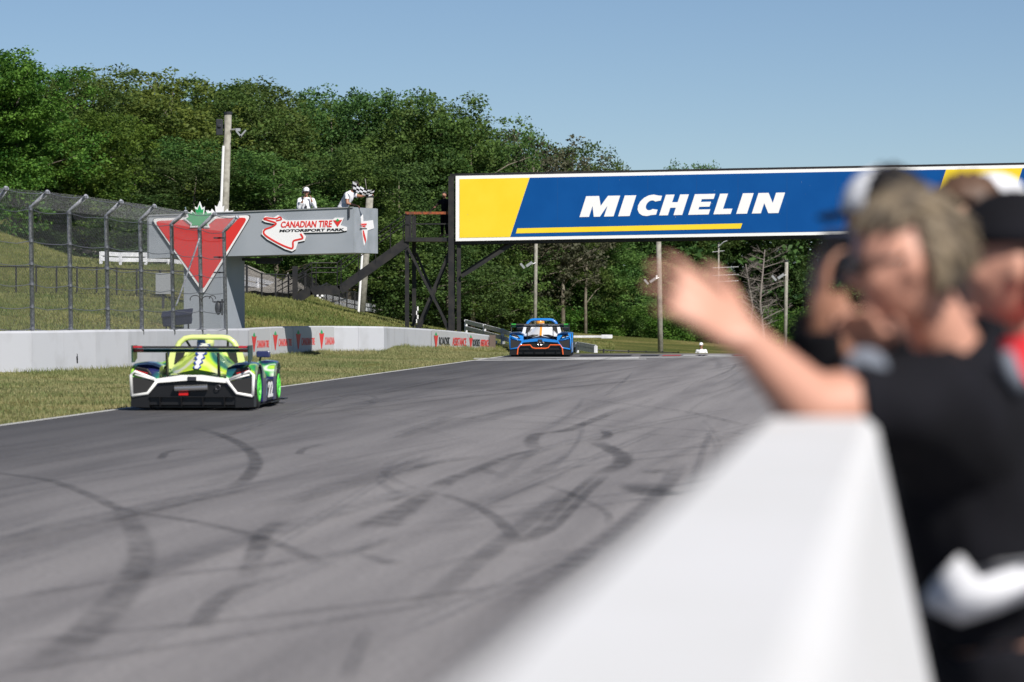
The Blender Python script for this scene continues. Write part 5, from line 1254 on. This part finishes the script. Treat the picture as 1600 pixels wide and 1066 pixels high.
def person(label, J, rad, hd, clothes, group=None, skin='skin', voxel=.009, loc=None, hands=None, base=None, hs=1.0, name='person'):
    """J: joint name -> Vector. rad: joint radii. hd: (centre, forward, up, scale)."""
    names = list(J); idx = {n: i for i, n in enumerate(names)}
    V = [(J[n], rad.get(n, .05)) for n in names]
    bones = [('pelvis', 'waist'), ('waist', 'chest'), ('chest', 'neck'), ('neck', 'headbase'), ('chest', 'l_sh'), ('l_sh', 'l_el'), ('l_el', 'l_wr'), ('chest', 'r_sh'), ('r_sh', 'r_el'), ('r_el', 'r_wr'),
             ('pelvis', 'l_hip'), ('l_hip', 'l_kn'), ('l_kn', 'l_an'), ('l_an', 'l_toe'), ('pelvis', 'r_hip'), ('r_hip', 'r_kn'), ('r_kn', 'r_an'), ('r_an', 'r_toe')]
    E = [(idx[a], idx[b]) for a, b in bones if a in idx and b in idx]
    for hnd in (hands or []):
        w_ = idx[hnd['wrist']]; hand_nodes(V, E, w_, J[hnd['wrist']], hnd['dir'], hnd['n'], hnd.get('side', 1), hnd.get('s', hs), hnd.get('curl', .15), hnd.get('spread', .1))
    root = empty(name, base if base is not None else Vector((J['pelvis'].x, J['pelvis'].y, 0)), label, 'person', group)
    vs, fs = skin_graph(V, E, 0, 2); mb = MB().add(vs, fs); c, f, u, s = hd; rot = basis(f, u); head_geo(mb, c, rot, s)
    remesh_obj(mb, 'body', skin, root, voxel)
    body = [c for c in bpy.data.objects if c.parent == root and c.name.startswith('body')][0]
    bpy.context.view_layer.update(); dg = bpy.context.evaluated_depsgraph_get(); e_ = body.evaluated_get(dg); me = e_.to_mesh(); off = parent_offset(root)
    VV = np.array([tuple(v.co+off) for v in me.vertices]); NN = np.array([tuple(v.normal) for v in me.vertices]); FF = [list(p.vertices) for p in me.polygons]; e_.to_mesh_clear()
    def seg(a, b, ra, rb):
        a = np.array(a); b = np.array(b); d = b-a; t = ((VV-a)@d)/(d@d); tc_ = np.clip(t, 0, 1); dist = np.linalg.norm(VV-(a+tc_[:, None]*d), axis=1); return dist/(ra*(1-tc_)+rb*tc_), t
    rr_ = lambda n_: rad.get(n_, .05) if not isinstance(rad.get(n_, .05), tuple) else rad[n_][0]
    segs = {(a, b): seg(J[a], J[b], rr_(a), rr_(b)) for a, b in bones if a in J and b in J}
    segs[('headbase', '#head')] = seg(J['headbase'], c, .07, .11)
    for hnd in (hands or []): segs[(hnd['wrist'], '#hand')] = seg(J[hnd['wrist']], J[hnd['wrist']]+Vector(hnd['dir']).normalized()*.17, .03, .05)
    keys = list(segs); D_ = np.stack([segs[k][0] for k in keys]); T_ = np.stack([segs[k][1] for k in keys]); best = D_.argmin(0)
    for nm, mt, chain, grow in clothes:
        ok = np.zeros(len(VV), bool)
        for a, b, *fr in chain:
            fr = fr[0] if fr else 99
            if (a, b) in segs: ki = keys.index((a, b)); ok |= (best == ki) & (T_[ki] <= fr)
            else: ki = keys.index((b, a)); ok |= (best == ki) & (T_[ki] >= 1-fr)
        fk = [f for f in FF if all(ok[i] for i in f)]
        used = sorted({i for f in fk for i in f}); mp_ = {i: k for k, i in enumerate(used)}
        ph = VV[used]; wv = np.sin(ph[:, 0]*31+ph[:, 2]*17)*np.sin(ph[:, 2]*23+ph[:, 1]*29)
        pos = VV[used]+NN[used]*(grow*(.75+.35*wv))[:, None]
        o = MB().add([Vector(p) for p in pos], [[mp_[i] for i in f] for f in fk]).build(nm, mt, root, smooth=True, recalc=False)
        k_ = o.modifiers.new('t', 'SOLIDIFY'); k_.thickness = min(grow*.5, .008); k_.offset = -1; q_ = o.modifiers.new('s', 'SMOOTH'); q_.iterations = 3
    return root, rot
SH = [('pelvis', 'waist'), ('waist', 'chest'), ('chest', 'neck', .55), ('chest', 'l_sh'), ('l_sh', 'l_el'), ('chest', 'r_sh'), ('r_sh', 'r_el')]
def shirt(full, armx=0): 
    f = 1.0 if full else .62
    s = [('waist', 'pelvis', .6), ('waist', 'chest'), ('chest', 'neck'), ('neck', 'headbase', .3), ('chest', 'l_sh'), ('chest', 'r_sh')]
    if full: return s+[('l_sh', 'l_el'), ('l_el', 'l_wr', .85), ('r_sh', 'r_el'), ('r_el', 'r_wr', .85)]
    return s+[('l_sh', 'l_el', f+armx), ('r_sh', 'r_el', f)]
PANTS = [('pelvis', 'waist', .42), ('pelvis', 'l_hip'), ('l_hip', 'l_kn'), ('l_kn', 'l_an'), ('pelvis', 'r_hip'), ('r_hip', 'r_kn'), ('r_kn', 'r_an')]
RAD = dict(pelvis=.13, waist=.125, chest=.135, neck=.055, headbase=.05, l_sh=.062, r_sh=.062, l_el=.042, r_el=.042, l_wr=.028, r_wr=.028, l_hip=.09, r_hip=.09, l_kn=.062, r_kn=.062, l_an=.042, r_an=.042, l_toe=.035, r_toe=.035)
def cap_on(parent, c, rot, s, m='cloth_white', brim='cloth_white', name='cap', back=None):
    mb = MB(); T = lambda v: c+rot @ (Vector(v)*s)
    q = MB(); q.ell((0, -.004, .034), (.088, .106, .098), 20, 12)
    keep = [i for i, f in enumerate(q.f) if all(q.v[k].z > .03 for k in f)]
    q.f = [q.f[i] for i in keep]; q.m = [0]*len(q.f)
    mm = MB().add([T(v) for v in q.v], q.f); mm.m = [1 if sum(q.v[k].y for k in f)/len(f) < -.01 else 0 for f in q.f]; o = mm.build(name, [m, back or m], parent, smooth=True, recalc=False); so_ = o.modifiers.new('t', 'SOLIDIFY'); so_.thickness = .004
    b = MB(); ring1 = [Vector((.080*math.sin(a), .098*math.cos(a)*1.0, .038)) for a in [R(-62+124*k/10) for k in range(11)]]; ring2 = [Vector((v.x*1.02, v.y+.072*math.cos(R(-62+124*k/10))**.5, .026-.012*abs(k-5)/5)) for k, v in enumerate(ring1)]
    vs = [T(v) for v in ring1+ring2]; bo = MB().add(vs, [[k, k+1, 12+k, 11+k] for k in range(10)]).build('brim', brim, o, smooth=True, world=True, recalc=False) if False else MB().add(vs, [[k, k+1, 12+k, 11+k] for k in range(10)]).build('brim', brim, o, smooth=True, recalc=False)
    so2 = bo.modifiers.new('t', 'SOLIDIFY'); so2.thickness = .004
    return o
def headset(parent, c, rot, s=1):
    T = lambda v: c+rot @ (Vector(v)*s); m = MB()
    m.tube([T((.095*math.cos(t), -.01, .02+.115*math.sin(t))) for t in [math.pi*k/10 for k in range(11)]], .010*s, 6)
    for sd in (-1, 1): m.ell(T((sd*.092, -.005, -.008)), (.026*s, .038*s, .044*s), 10, 8, rot=rot)
    m.tube([T((.09, .01, -.02)), T((.075, .08, -.06)), T((.03, .115, -.06))], .005*s, 5); m.build('headset', 'dark_box', parent, smooth=True)
def glasses(parent, c, rot, s=1):
    T = lambda v: c+rot @ (Vector(v)*s); m = MB()
    for sd in (-1, 1):
        m.ell(T((sd*.034, .094, .006)), (.028*s, .008*s, .020*s), 10, 8, rot=rot); m.tube([T((sd*.06, .085, .012)), T((sd*.082, .0, .008))], .004*s, 5)
    m.tube([T((-.01, .1, .012)), T((.01, .1, .012))], .004*s, 5); m.build('glasses', 'lens_dark', parent, smooth=True)
def hair_cap(parent, c, rot, s, m, length=.0, vol=1.0):
    T = lambda v: c+rot @ (Vector(v)*s); q = MB(); rd = random.Random(3)
    def fn(v):
        k = 1+.05*math.sin(v.x*17+v.z*9)+.04*math.sin(v.y*23+v.z*5); return v*k
    q.ell((0, -.016, .016), (.094*vol, .112*vol, .125*vol), 28, 20, fn=fn)
    f2 = []
    for f in q.f:
        cc = sum((q.v[k] for k in f), Vector())/len(f)
        if cc.z > .078 or cc.y < -.040 and cc.z > -.09-length: f2.append(f)
    q.f = f2; q.m = [0]*len(f2); o = MB().add([T(v) for v in q.v], q.f).build('hair', m, parent, smooth=True, recalc=False); k = o.modifiers.new('t', 'SOLIDIFY'); k.thickness = .012; return o
def locks(parent, c, rot, s, m):
    rd = random.Random(8); q = MB()
    for k in range(170):
        a = rd.uniform(R(35), R(325)); el = rd.uniform(-.35, 1.45)
        if (abs(a-math.pi) > R(70) and el < .7) or el < -.1: continue
        # a measured from the face: pi = back of the head
        d = Vector((math.sin(a)*math.cos(el)*.094, math.cos(a)*math.cos(el)*.114-.012, math.sin(el)*.122+.014)); dn = d.normalized(); dr = Vector((-dn.x*.1, -.6 if a > R(90) and a < R(270) else .35, -1.0)); dr = (dr-dn*dr.dot(dn)*.8).normalized()
        L_ = rd.uniform(.03, .075); p0 = d*1.0; p1 = p0+dr*L_*.5+dn*.010; p2 = p0+dr*L_+dn*rd.uniform(-.002, .014)
        q.tube([c+rot @ (v*s) for v in (p0, p1, p2)], [.009, .007, .002], 5, cap=False)
    o = q.build('hair_lock', m, parent, smooth=True, recalc=False, kind='stuff'); return o
def stand_pose(c, fwd, H=1.75, lean=0):
    """c ground point, fwd direction ; upright joints"""
    f = Vector((fwd[0], fwd[1], 0)).normalized(); l = Vector((-f.y, f.x, 0)); k = H/1.75; U = Vector((0, 0, 1)); c = Vector(c)
    J = {}; g_ = lambda fx, lx, z: c+f*(fx*k)+l*(lx*k)+U*(z*k)
    J['pelvis'] = g_(0, 0, .95); J['waist'] = g_(0+lean*.12, 0, 1.10); J['chest'] = g_(lean*.3, 0, 1.33); J['neck'] = g_(lean*.42+.01, 0, 1.49); J['headbase'] = g_(lean*.50+.02, 0, 1.57)
    J['l_sh'] = g_(lean*.36, .18, 1.42); J['r_sh'] = g_(lean*.36, -.18, 1.42)
    for s, n in ((1, 'l_'), (-1, 'r_')):
        J[n+'hip'] = g_(0, s*.09, .88); J[n+'kn'] = g_(.03, s*.10, .48); J[n+'an'] = g_(0, s*.11, .09); J[n+'toe'] = g_(.15, s*.13, .04)
    head = g_(lean*.56+.04, 0, 1.655)
    return J, head, f, l, U, g_
def marshal(label, px, py_head, Y, fwd, arms, H=1.75, lean=0, legs=True, cloth='cloth_white', group='track marshals', pants='cloth_black', long=True):
    hp = P(px, py_head, Y); c = Vector((hp.x, hp.y, hp.z-1.655*H/1.75)); J, head, f, l, U, g_ = stand_pose(c, fwd, H, lean); sh = hp-head
    for k in J: J[k] = J[k]+sh
    head = head+sh; hands = []
    for n, s in (('l_', 1), ('r_', -1)):
        el, wr, hd, hn = arms[0 if s == 1 else 1]
        J[n+'el'] = J[n+'sh']+f*el[0]+l*el[1]+U*el[2]; J[n+'wr'] = J[n+'el']+f*wr[0]+l*wr[1]+U*wr[2]
        hands.append(dict(wrist=n+'wr', dir=f*hd[0]+l*hd[1]+U*hd[2], n=f*hn[0]+l*hn[1]+U*hn[2], side=s, curl=.5, spread=.06))
    r, rot = person(label, J, RAD, (head, f*1+U*(-.12*lean*3), U, .98), [('shirt', cloth, shirt(long), .022), ('trousers', pants, PANTS, .018)], group, 'skin_tan', .016, hands=hands, base=Vector((c.x+sh.x, c.y+sh.y, c.z+sh.z)), hs=1.05)
    return r, head, rot, J
# marshal with headphones on the flag stand, facing the camera
r, h, rt, J = marshal('marshal in white with white cap and headset, hands at the ears, on the flag stand', 478.5, 300, 108.4, (.12, -1), [((.12, .07, -.22), (.10, -.12, .22), (-.1, -.05, 1), (0, 1, 0)), ((.14, -.04, -.24), (.12, .10, .20), (-.1, .1, 1), (0, -1, 0))])
cap_on(r, h, rt, 1.05); headset(r, h, rt, 1.1); glasses(r, h, rt, 1.05)
MB().beam(J['r_wr']+Vector((0, -.05, .05)), J['r_wr']+Vector((0, -.05, .16)), .06, .04).build('radio', 'dark_box', r)
m = MB(); m.box(J['chest']+Vector((.0, -.17, -.12)), (.06, .03, .10)); m.tube([J['neck']+Vector((-.06, -.08, 0)), J['chest']+Vector((0, -.17, -.07))], .006, 4); m.build('lanyard', 'dark_box', r)
# marshal with the flag, turned right and bent
r, h, rt, J = marshal('marshal in white shirt bending over the rail, waving the checkered flag', 556, 291, 108.2, (1, -.35), [((.28, .0, -.05), (.24, -.02, .05), (1, 0, .1), (0, 0, 1)), ((.05, -.12, -.25), (.22, .05, -.06), (1, 0, -.2), (0, 0, 1))], lean=.75, long=False)
hair_cap(r, h, rt, 1.0, 'hair_dark'); headset(r, h, rt, 1.1)
fp = J['l_wr']+Vector((.10, -.03, .02))
e = empty('checkered_flag', fp, 'black and white checkered flag held out over the end of the flag stand', 'flag')
MB().tube([fp-Vector((.14, 0, .06)), fp+Vector((-.2, -.1, .42))], .010, 6).build('stick', 'wood_pole', e)
def flagpt(u, v):
    # u along the fly 0..1, v across the hoist 0..1 ; photo-like drape to the right
    a = P(551, 284, 107.7).lerp(P(551.5, 300, 107.7), v); b = P(587, 295.5, 107.4).lerp(P(580, 306, 107.4), v)
    q = a.lerp(b, u); q.z += .10*math.sin(u*3.0+.2)*(.3-u)*1.3-.05*math.sin(u*math.pi)*(1-v)*1.2; q.y += .07*math.sin(u*7+v*2); return q
nu, nv = 6, 4; vs = []; K = 2
for i in range(nu*K+1):
    for j in range(nv*K+1): vs.append(flagpt(i/(nu*K), j/(nv*K)))
fs = []; mi = []
for i in range(nu*K):
    for j in range(nv*K): a = i*(nv*K+1)+j; fs.append([a, a+1, a+nv*K+2, a+nv*K+1]); mi.append(((i//K)+(j//K)) % 2)
mb = MB().add(vs, fs); mb.m = mi; o = mb.build('cloth', ['cloth_white', 'cloth_black'], e, recalc=False); k = o.modifiers.new('t', 'SOLIDIFY'); k.thickness = .004
# man in dark clothes on the tower platform
r, h, rt, J = marshal('person in dark clothes standing on the tower platform at the rusty rail', 694, 305, BY_+1.2, (-.6, -1), [((.0, .1, -.27), (.02, .02, -.24), (0, .1, -1), (0, 1, 0)), ((.10, -.16, -.2), (.14, -.14, -.16), (.4, -.3, -.6), (0, 0, 1))], cloth='cloth_black', group=None, long=False)
hair_cap(r, h, rt, 1.0, 'hair_dark')
# far marshal beyond the crest
r, h, rt, J = marshal('distant marshal in white with white cap standing on the grass beyond the track', 1095.5, 540, 165, (-.3, -1), [((.0, .1, -.27), (.02, .02, -.24), (0, 0, -1), (0, 1, 0)), ((.0, -.1, -.27), (.02, -.02, -.24), (0, 0, -1), (0, -1, 0))])
cap_on(r, h, rt, 1.05)
# drivers
for car, mt, lab in ((car1, 'helmet_blue', 'driver in dark blue helmet seated in the lime green race car'), (car2, 'stripe_orange', 'driver in orange helmet seated in the blue race car')):
    rz = car.rotation_euler.z; M = Matrix.Rotation(rz, 3, 'Z'); o_ = car.location
    T = lambda x, y, z: o_+M @ Vector((x, y, z)); x0 = -.06
    J = {'pelvis': T(x0, 2.0, .42), 'waist': T(x0, 1.9, .52), 'chest': T(x0, 1.84, .68), 'neck': T(x0, 1.83, .80), 'headbase': T(x0, 1.84, .86), 'l_sh': T(x0-.17, 1.87, .74), 'l_el': T(x0-.22, 2.1, .62), 'l_wr': T(-.12, 2.36, .62),
         'r_sh': T(x0+.17, 1.87, .74), 'r_el': T(x0+.22, 2.1, .62), 'r_wr': T(.12, 2.36, .62), 'l_hip': T(x0-.08, 2.05, .42), 'l_kn': T(-.12, 2.50, .50) + Vector((0, 0, -.06)), 'l_an': T(-.10, 2.9, .30), 'r_hip': T(x0+.08, 2.05, .42), 'r_kn': T(.12, 2.50, .44), 'r_an': T(.10, 2.9, .30)}
    rd_ = dict(RAD); rd_.update(pelvis=.11, waist=.11, chest=.11, l_kn=.05, r_kn=.05, l_hip=.07, r_hip=.07)
    f = M @ Vector((0, 1, 0)); hc = T(x0, 1.86, .93)
    hands = [dict(wrist='l_wr', dir=f, n=Vector((0, 0, 1)), side=-1, curl=.7), dict(wrist='r_wr', dir=f, n=Vector((0, 0, 1)), side=1, curl=.7)]
    r, rt = person(lab, J, rd_, (hc, f, Vector((0, 0, 1)), .85), [('race_suit', 'cloth_black', shirt(True)+[('pelvis', 'l_hip'), ('l_hip', 'l_kn'), ('l_kn', 'l_an'), ('pelvis', 'r_hip'), ('r_hip', 'r_kn'), ('r_kn', 'r_an')], .012)], None, 'skin', .016, hands=hands, base=T(x0, 1.95, .40))
    m = MB(); m.ell(hc+Vector((0, 0, .0)), (.128, .145, .135), 20, 14, rot=rt); hm = m.build('helmet', mt, r, smooth=True)
    m = MB(); m.ell(hc+rt @ Vector((0, .035, .01)), (.115, .118, .045), 16, 8, rot=rt); m.build('visor', 'lens_dark', hm, smooth=True)
    if car is car1:
        m = MB(); m.ell(hc+rt @ Vector((.045, -.02, .015)), (.088, .128, .125), 16, 10, rot=rt); m.build('helmet_stripe', 'hoop_lime', hm, smooth=True)

# ---- foreground spectators, out of focus
def legs(J, pel, f, l, feetz=0.0, back=0.0):
    for n, s in (('l_', 1), ('r_', -1)):
        J[n+'hip'] = pel+l*s*.10-Vector((0, 0, .07)); J[n+'an'] = Vector((pel.x, pel.y, 0))+l*s*.13-f*back+Vector((0, 0, .09+feetz)); J[n+'kn'] = J[n+'hip'].lerp(J[n+'an'], .48)+f*.04; J[n+'toe'] = J[n+'an']+f*.15-Vector((0, 0, .05))
def W_(x, y, Y): return P(x, y, Y)
# the clapping woman
Yw = 7.05
J = {'pelvis': W_(1600, 1010, 7.2), 'waist': W_(1560, 880, 7.15), 'chest': W_(1512, 690, 7.1), 'neck': W_(1490, 560, 7.1), 'headbase': W_(1452, 486, 7.06),
     'l_sh': W_(1448, 628, 6.90), 'l_el': W_(1272, 640, 6.80), 'l_wr': W_(1168, 532, 6.75), 'r_sh': W_(1470, 590, 7.28), 'r_el': W_(1402, 655, 7.2), 'r_wr': W_(1382, 562, 6.95)}
f = Vector((-1, .25, 0)).normalized(); l = Vector((-f.y, f.x, 0)); legs(J, J['pelvis'], f, l, 0, .15)
rd_ = dict(RAD); rd_.update(pelvis=.165, waist=.145, chest=.145, l_sh=.082, r_sh=.078, l_el=.062, r_el=.055, l_wr=.033, r_wr=.033, neck=.062, headbase=.058, l_hip=.11, r_hip=.11, l_kn=.07, r_kn=.07)
hc = W_(1412, 408, 6.98); hf = Vector((-1, .0, -.22)).normalized(); hup = Vector((-.16, 0, 1))
hands = [dict(wrist='l_wr', dir=W_(1068, 454, 6.72)-W_(1168, 532, 6.75), n=Vector((.1, -.75, .6)), side=1, curl=.10, spread=.13, s=1.22),
         dict(wrist='r_wr', dir=W_(1325, 482, 6.88)-W_(1382, 562, 6.95), n=Vector((.4, .9, .4)), side=-1, curl=.25, s=1.0)]
r, rt = person('woman with grey-blond hair and black polo shirt leaning by the wall end, arm outstretched', J, rd_, (hc, hf, hup, .94),
               [('polo_shirt', 'cloth_black', shirt(False, .12), .022), ('trousers', 'cloth_black', PANTS, .020)], None, 'skin', .0085, hands=hands, base=Vector((J['pelvis'].x, J['pelvis'].y, 0)))
hair_cap(r, hc, rt, .94, 'hair_blond', -.02, 1.02); eyes(r, hc, rt, .94); glasses(r, hc, rt, .97); locks(r, hc, rt, .93, 'hair_blond')
m = MB(); a = W_(1440, 905, 7.0); m.loft([[W_(x, y, Y_) for x, y, Y_ in q] for q in (((1446, 950, 7.02), (1500, 975, 6.98), (1560, 955, 6.95), (1640, 920, 6.95)), ((1442, 930, 7.02), (1500, 940, 6.96), (1560, 925, 6.92), (1640, 885, 6.93)), ((1470, 895, 7.02), (1498, 868, 6.97), (1530, 905, 6.94), (1640, 870, 6.95)))], cap=False)
o = m.build('shirt_hem', 'cloth_white', r, smooth=True, recalc=False, label='white undershirt hem showing below the polo shirt'); k = o.modifiers.new('t', 'SOLIDIFY'); k.thickness = .01
m = MB(); c_ = W_(1354, 574, 6.81); m.ell(c_, (.040, .012, .034), 14, 8, rot=Matrix.Rotation(.4, 3, 'Y')); m.build('sleeve_badge', 'cloth_grey', r, smooth=True)
m = MB(); m.tube([W_(1572, 548, 6.93), W_(1580, 580, 6.93), W_(1596, 608, 6.93)], [.012, .018, .012], 6); m.build('shirt_print', 'cloth_grey', r, smooth=True)
# person behind with a phone and white cap
J = {'pelvis': W_(1470, 880, 9.0), 'waist': W_(1450, 780, 9.0), 'chest': W_(1430, 600, 9.0), 'neck': W_(1408, 500, 9.0), 'headbase': W_(1400, 445, 9.0),
     'l_sh': W_(1345, 545, 8.8), 'l_el': W_(1262, 600, 8.5), 'l_wr': W_(1282, 480, 8.4), 'r_sh': W_(1470, 550, 9.1), 'r_el': W_(1400, 640, 8.7), 'r_wr': W_(1340, 560, 8.5)}
f = Vector((-.8, .6, 0)).normalized(); l = Vector((-f.y, f.x, 0)); legs(J, J['pelvis'], f, l)
hc = W_(1382, 352, 8.95); hands = [dict(wrist='l_wr', dir=Vector((.02, 0, 1)), n=Vector((-.9, -.3, 0)), side=-1, curl=.35), dict(wrist='r_wr', dir=Vector((-.4, 0, .8)), n=Vector((0, -1, 0)), side=1, curl=.4)]
r, rt = person('person in black with white cap holding up a phone, behind the clapping woman', J, RAD, (hc, f, Vector((-.1, 0, 1)), 1.0), [('jacket', 'cloth_black', shirt(True), .028), ('trousers', 'cloth_black', PANTS, .02)], None, 'skin_tan', .011, hands=hands, hs=1.05)
cap_on(r, hc, rt, 1.05, 'cloth_white', 'cloth_black', back='cloth_black'); hair_cap(r, hc, rt, .98, 'hair_dark', .03)
m = MB(); m.ell(W_(1266, 545, 8.42), (.035, .02, .04), 10, 8); m.build('sleeve_badge', 'cloth_grey', r, smooth=True)
e = empty('phone', W_(1306, 430, 8.38), 'dark blue phone held upright in front of the white-capped person', 'phone')
m = MB(); m.box(W_(1310, 402, 8.38), (.072, .010, .118), Matrix.Rotation(.25, 3, 'Z')); m.build('case', 'phone_blue', e, bevel=.005)
m = MB(); m.box(W_(1310, 402, 8.38)+Vector((-.003, .0, .0)), (.064, .014, .108), Matrix.Rotation(.25, 3, 'Z')); m.build('screen', 'lens_dark', e)
# third: brown-haired face between caps
J = {'pelvis': W_(1560, 760, 11.0), 'waist': W_(1555, 680, 11.0), 'chest': W_(1540, 540, 11.0), 'neck': W_(1520, 430, 11.0), 'headbase': W_(1512, 385, 11.0),
     'l_sh': W_(1470, 480, 10.9), 'l_el': W_(1460, 600, 10.9), 'l_wr': W_(1470, 700, 10.7), 'r_sh': W_(1600, 480, 11.1), 'r_el': W_(1610, 600, 11.0), 'r_wr': W_(1600, 700, 10.8)}
f = Vector((-.9, .2, 0)).normalized(); l = Vector((-f.y, f.x, 0)); legs(J, J['pelvis'], f, l); hc = W_(1503, 350, 11.0)
hands = [dict(wrist='l_wr', dir=Vector((-.3, 0, 1)), n=Vector((0, -1, 0)), side=1), dict(wrist='r_wr', dir=Vector((-.4, 0, .8)), n=Vector((0, -1, 0)), side=1)]
r, rt = person('brown-haired spectator whose face shows above the blond hair, furthest back', J, RAD, (hc, f, Vector((0, 0, 1)), 1.0), [('shirt', 'cloth_black', shirt(False), .022), ('trousers', 'cloth_black', PANTS, .02)], None, 'skin_tan', .012, hands=hands)
hair_cap(r, hc, rt, 1.03, 'hair_brown', .02)
# fourth: white cap peeping
J4 = {k: v+Vector((.13, 1.0, -.02)) for k, v in J.items()}; hc4 = W_(1548, 348, 12.0)
for k in ('l_an', 'r_an', 'l_toe', 'r_toe', 'l_kn', 'r_kn'): J4[k].z = J[k].z
r, rt = person('spectator with white cap between the brown-haired face and the black cap', J4, RAD, (hc4, f, Vector((0, 0, 1)), 1.0), [('shirt', 'cloth_black', shirt(False), .022), ('trousers', 'cloth_black', PANTS, .02)], None, 'skin_tan', .013, hands=hands)
cap_on(r, hc4, rt, 1.2); hair_cap(r, hc4, rt, .98, 'hair_dark', .0)
# fifth: red shirt, black cap, right edge
J = {'pelvis': W_(1690, 960, 8.0), 'waist': W_(1680, 840, 8.0), 'chest': W_(1665, 660, 8.0), 'neck': W_(1618, 530, 8.0), 'headbase': W_(1600, 480, 8.0),
     'l_sh': W_(1600, 590, 7.8), 'l_el': W_(1605, 745, 7.95), 'l_wr': W_(1570, 700, 7.8), 'r_sh': W_(1730, 590, 8.1), 'r_el': W_(1750, 750, 8.0), 'r_wr': W_(1680, 790, 7.7)}
f = Vector((-.95, .1, 0)).normalized(); l = Vector((-f.y, f.x, 0)); legs(J, J['pelvis'], f, l); hc = W_(1580, 412, 7.95)
hands = [dict(wrist='l_wr', dir=Vector((-.3, 0, 1)), n=Vector((0, -1, 0)), side=1), dict(wrist='r_wr', dir=Vector((-.4, 0, .8)), n=Vector((0, -1, 0)), side=1)]
r, rt = person('spectator in red shirt and black cap at the right edge of the photo', J, RAD, (hc, f, Vector((-.05, 0, 1)), 1.03), [('shirt', 'cloth_red', shirt(False), .03), ('trousers', 'cloth_black', PANTS, .02)], None, 'skin', .010, hands=hands)
c_ = cap_on(r, hc, rt, 1.18, 'cloth_black', 'cloth_black'); hair_cap(r, hc, rt, 1.0, 'hair_dark', .0)
MB().ell(hc+rt @ Vector((.08, .07, .09)), (.028, .022, .018), 10, 8).build('cap_badge', 'cloth_grey', r, smooth=True)
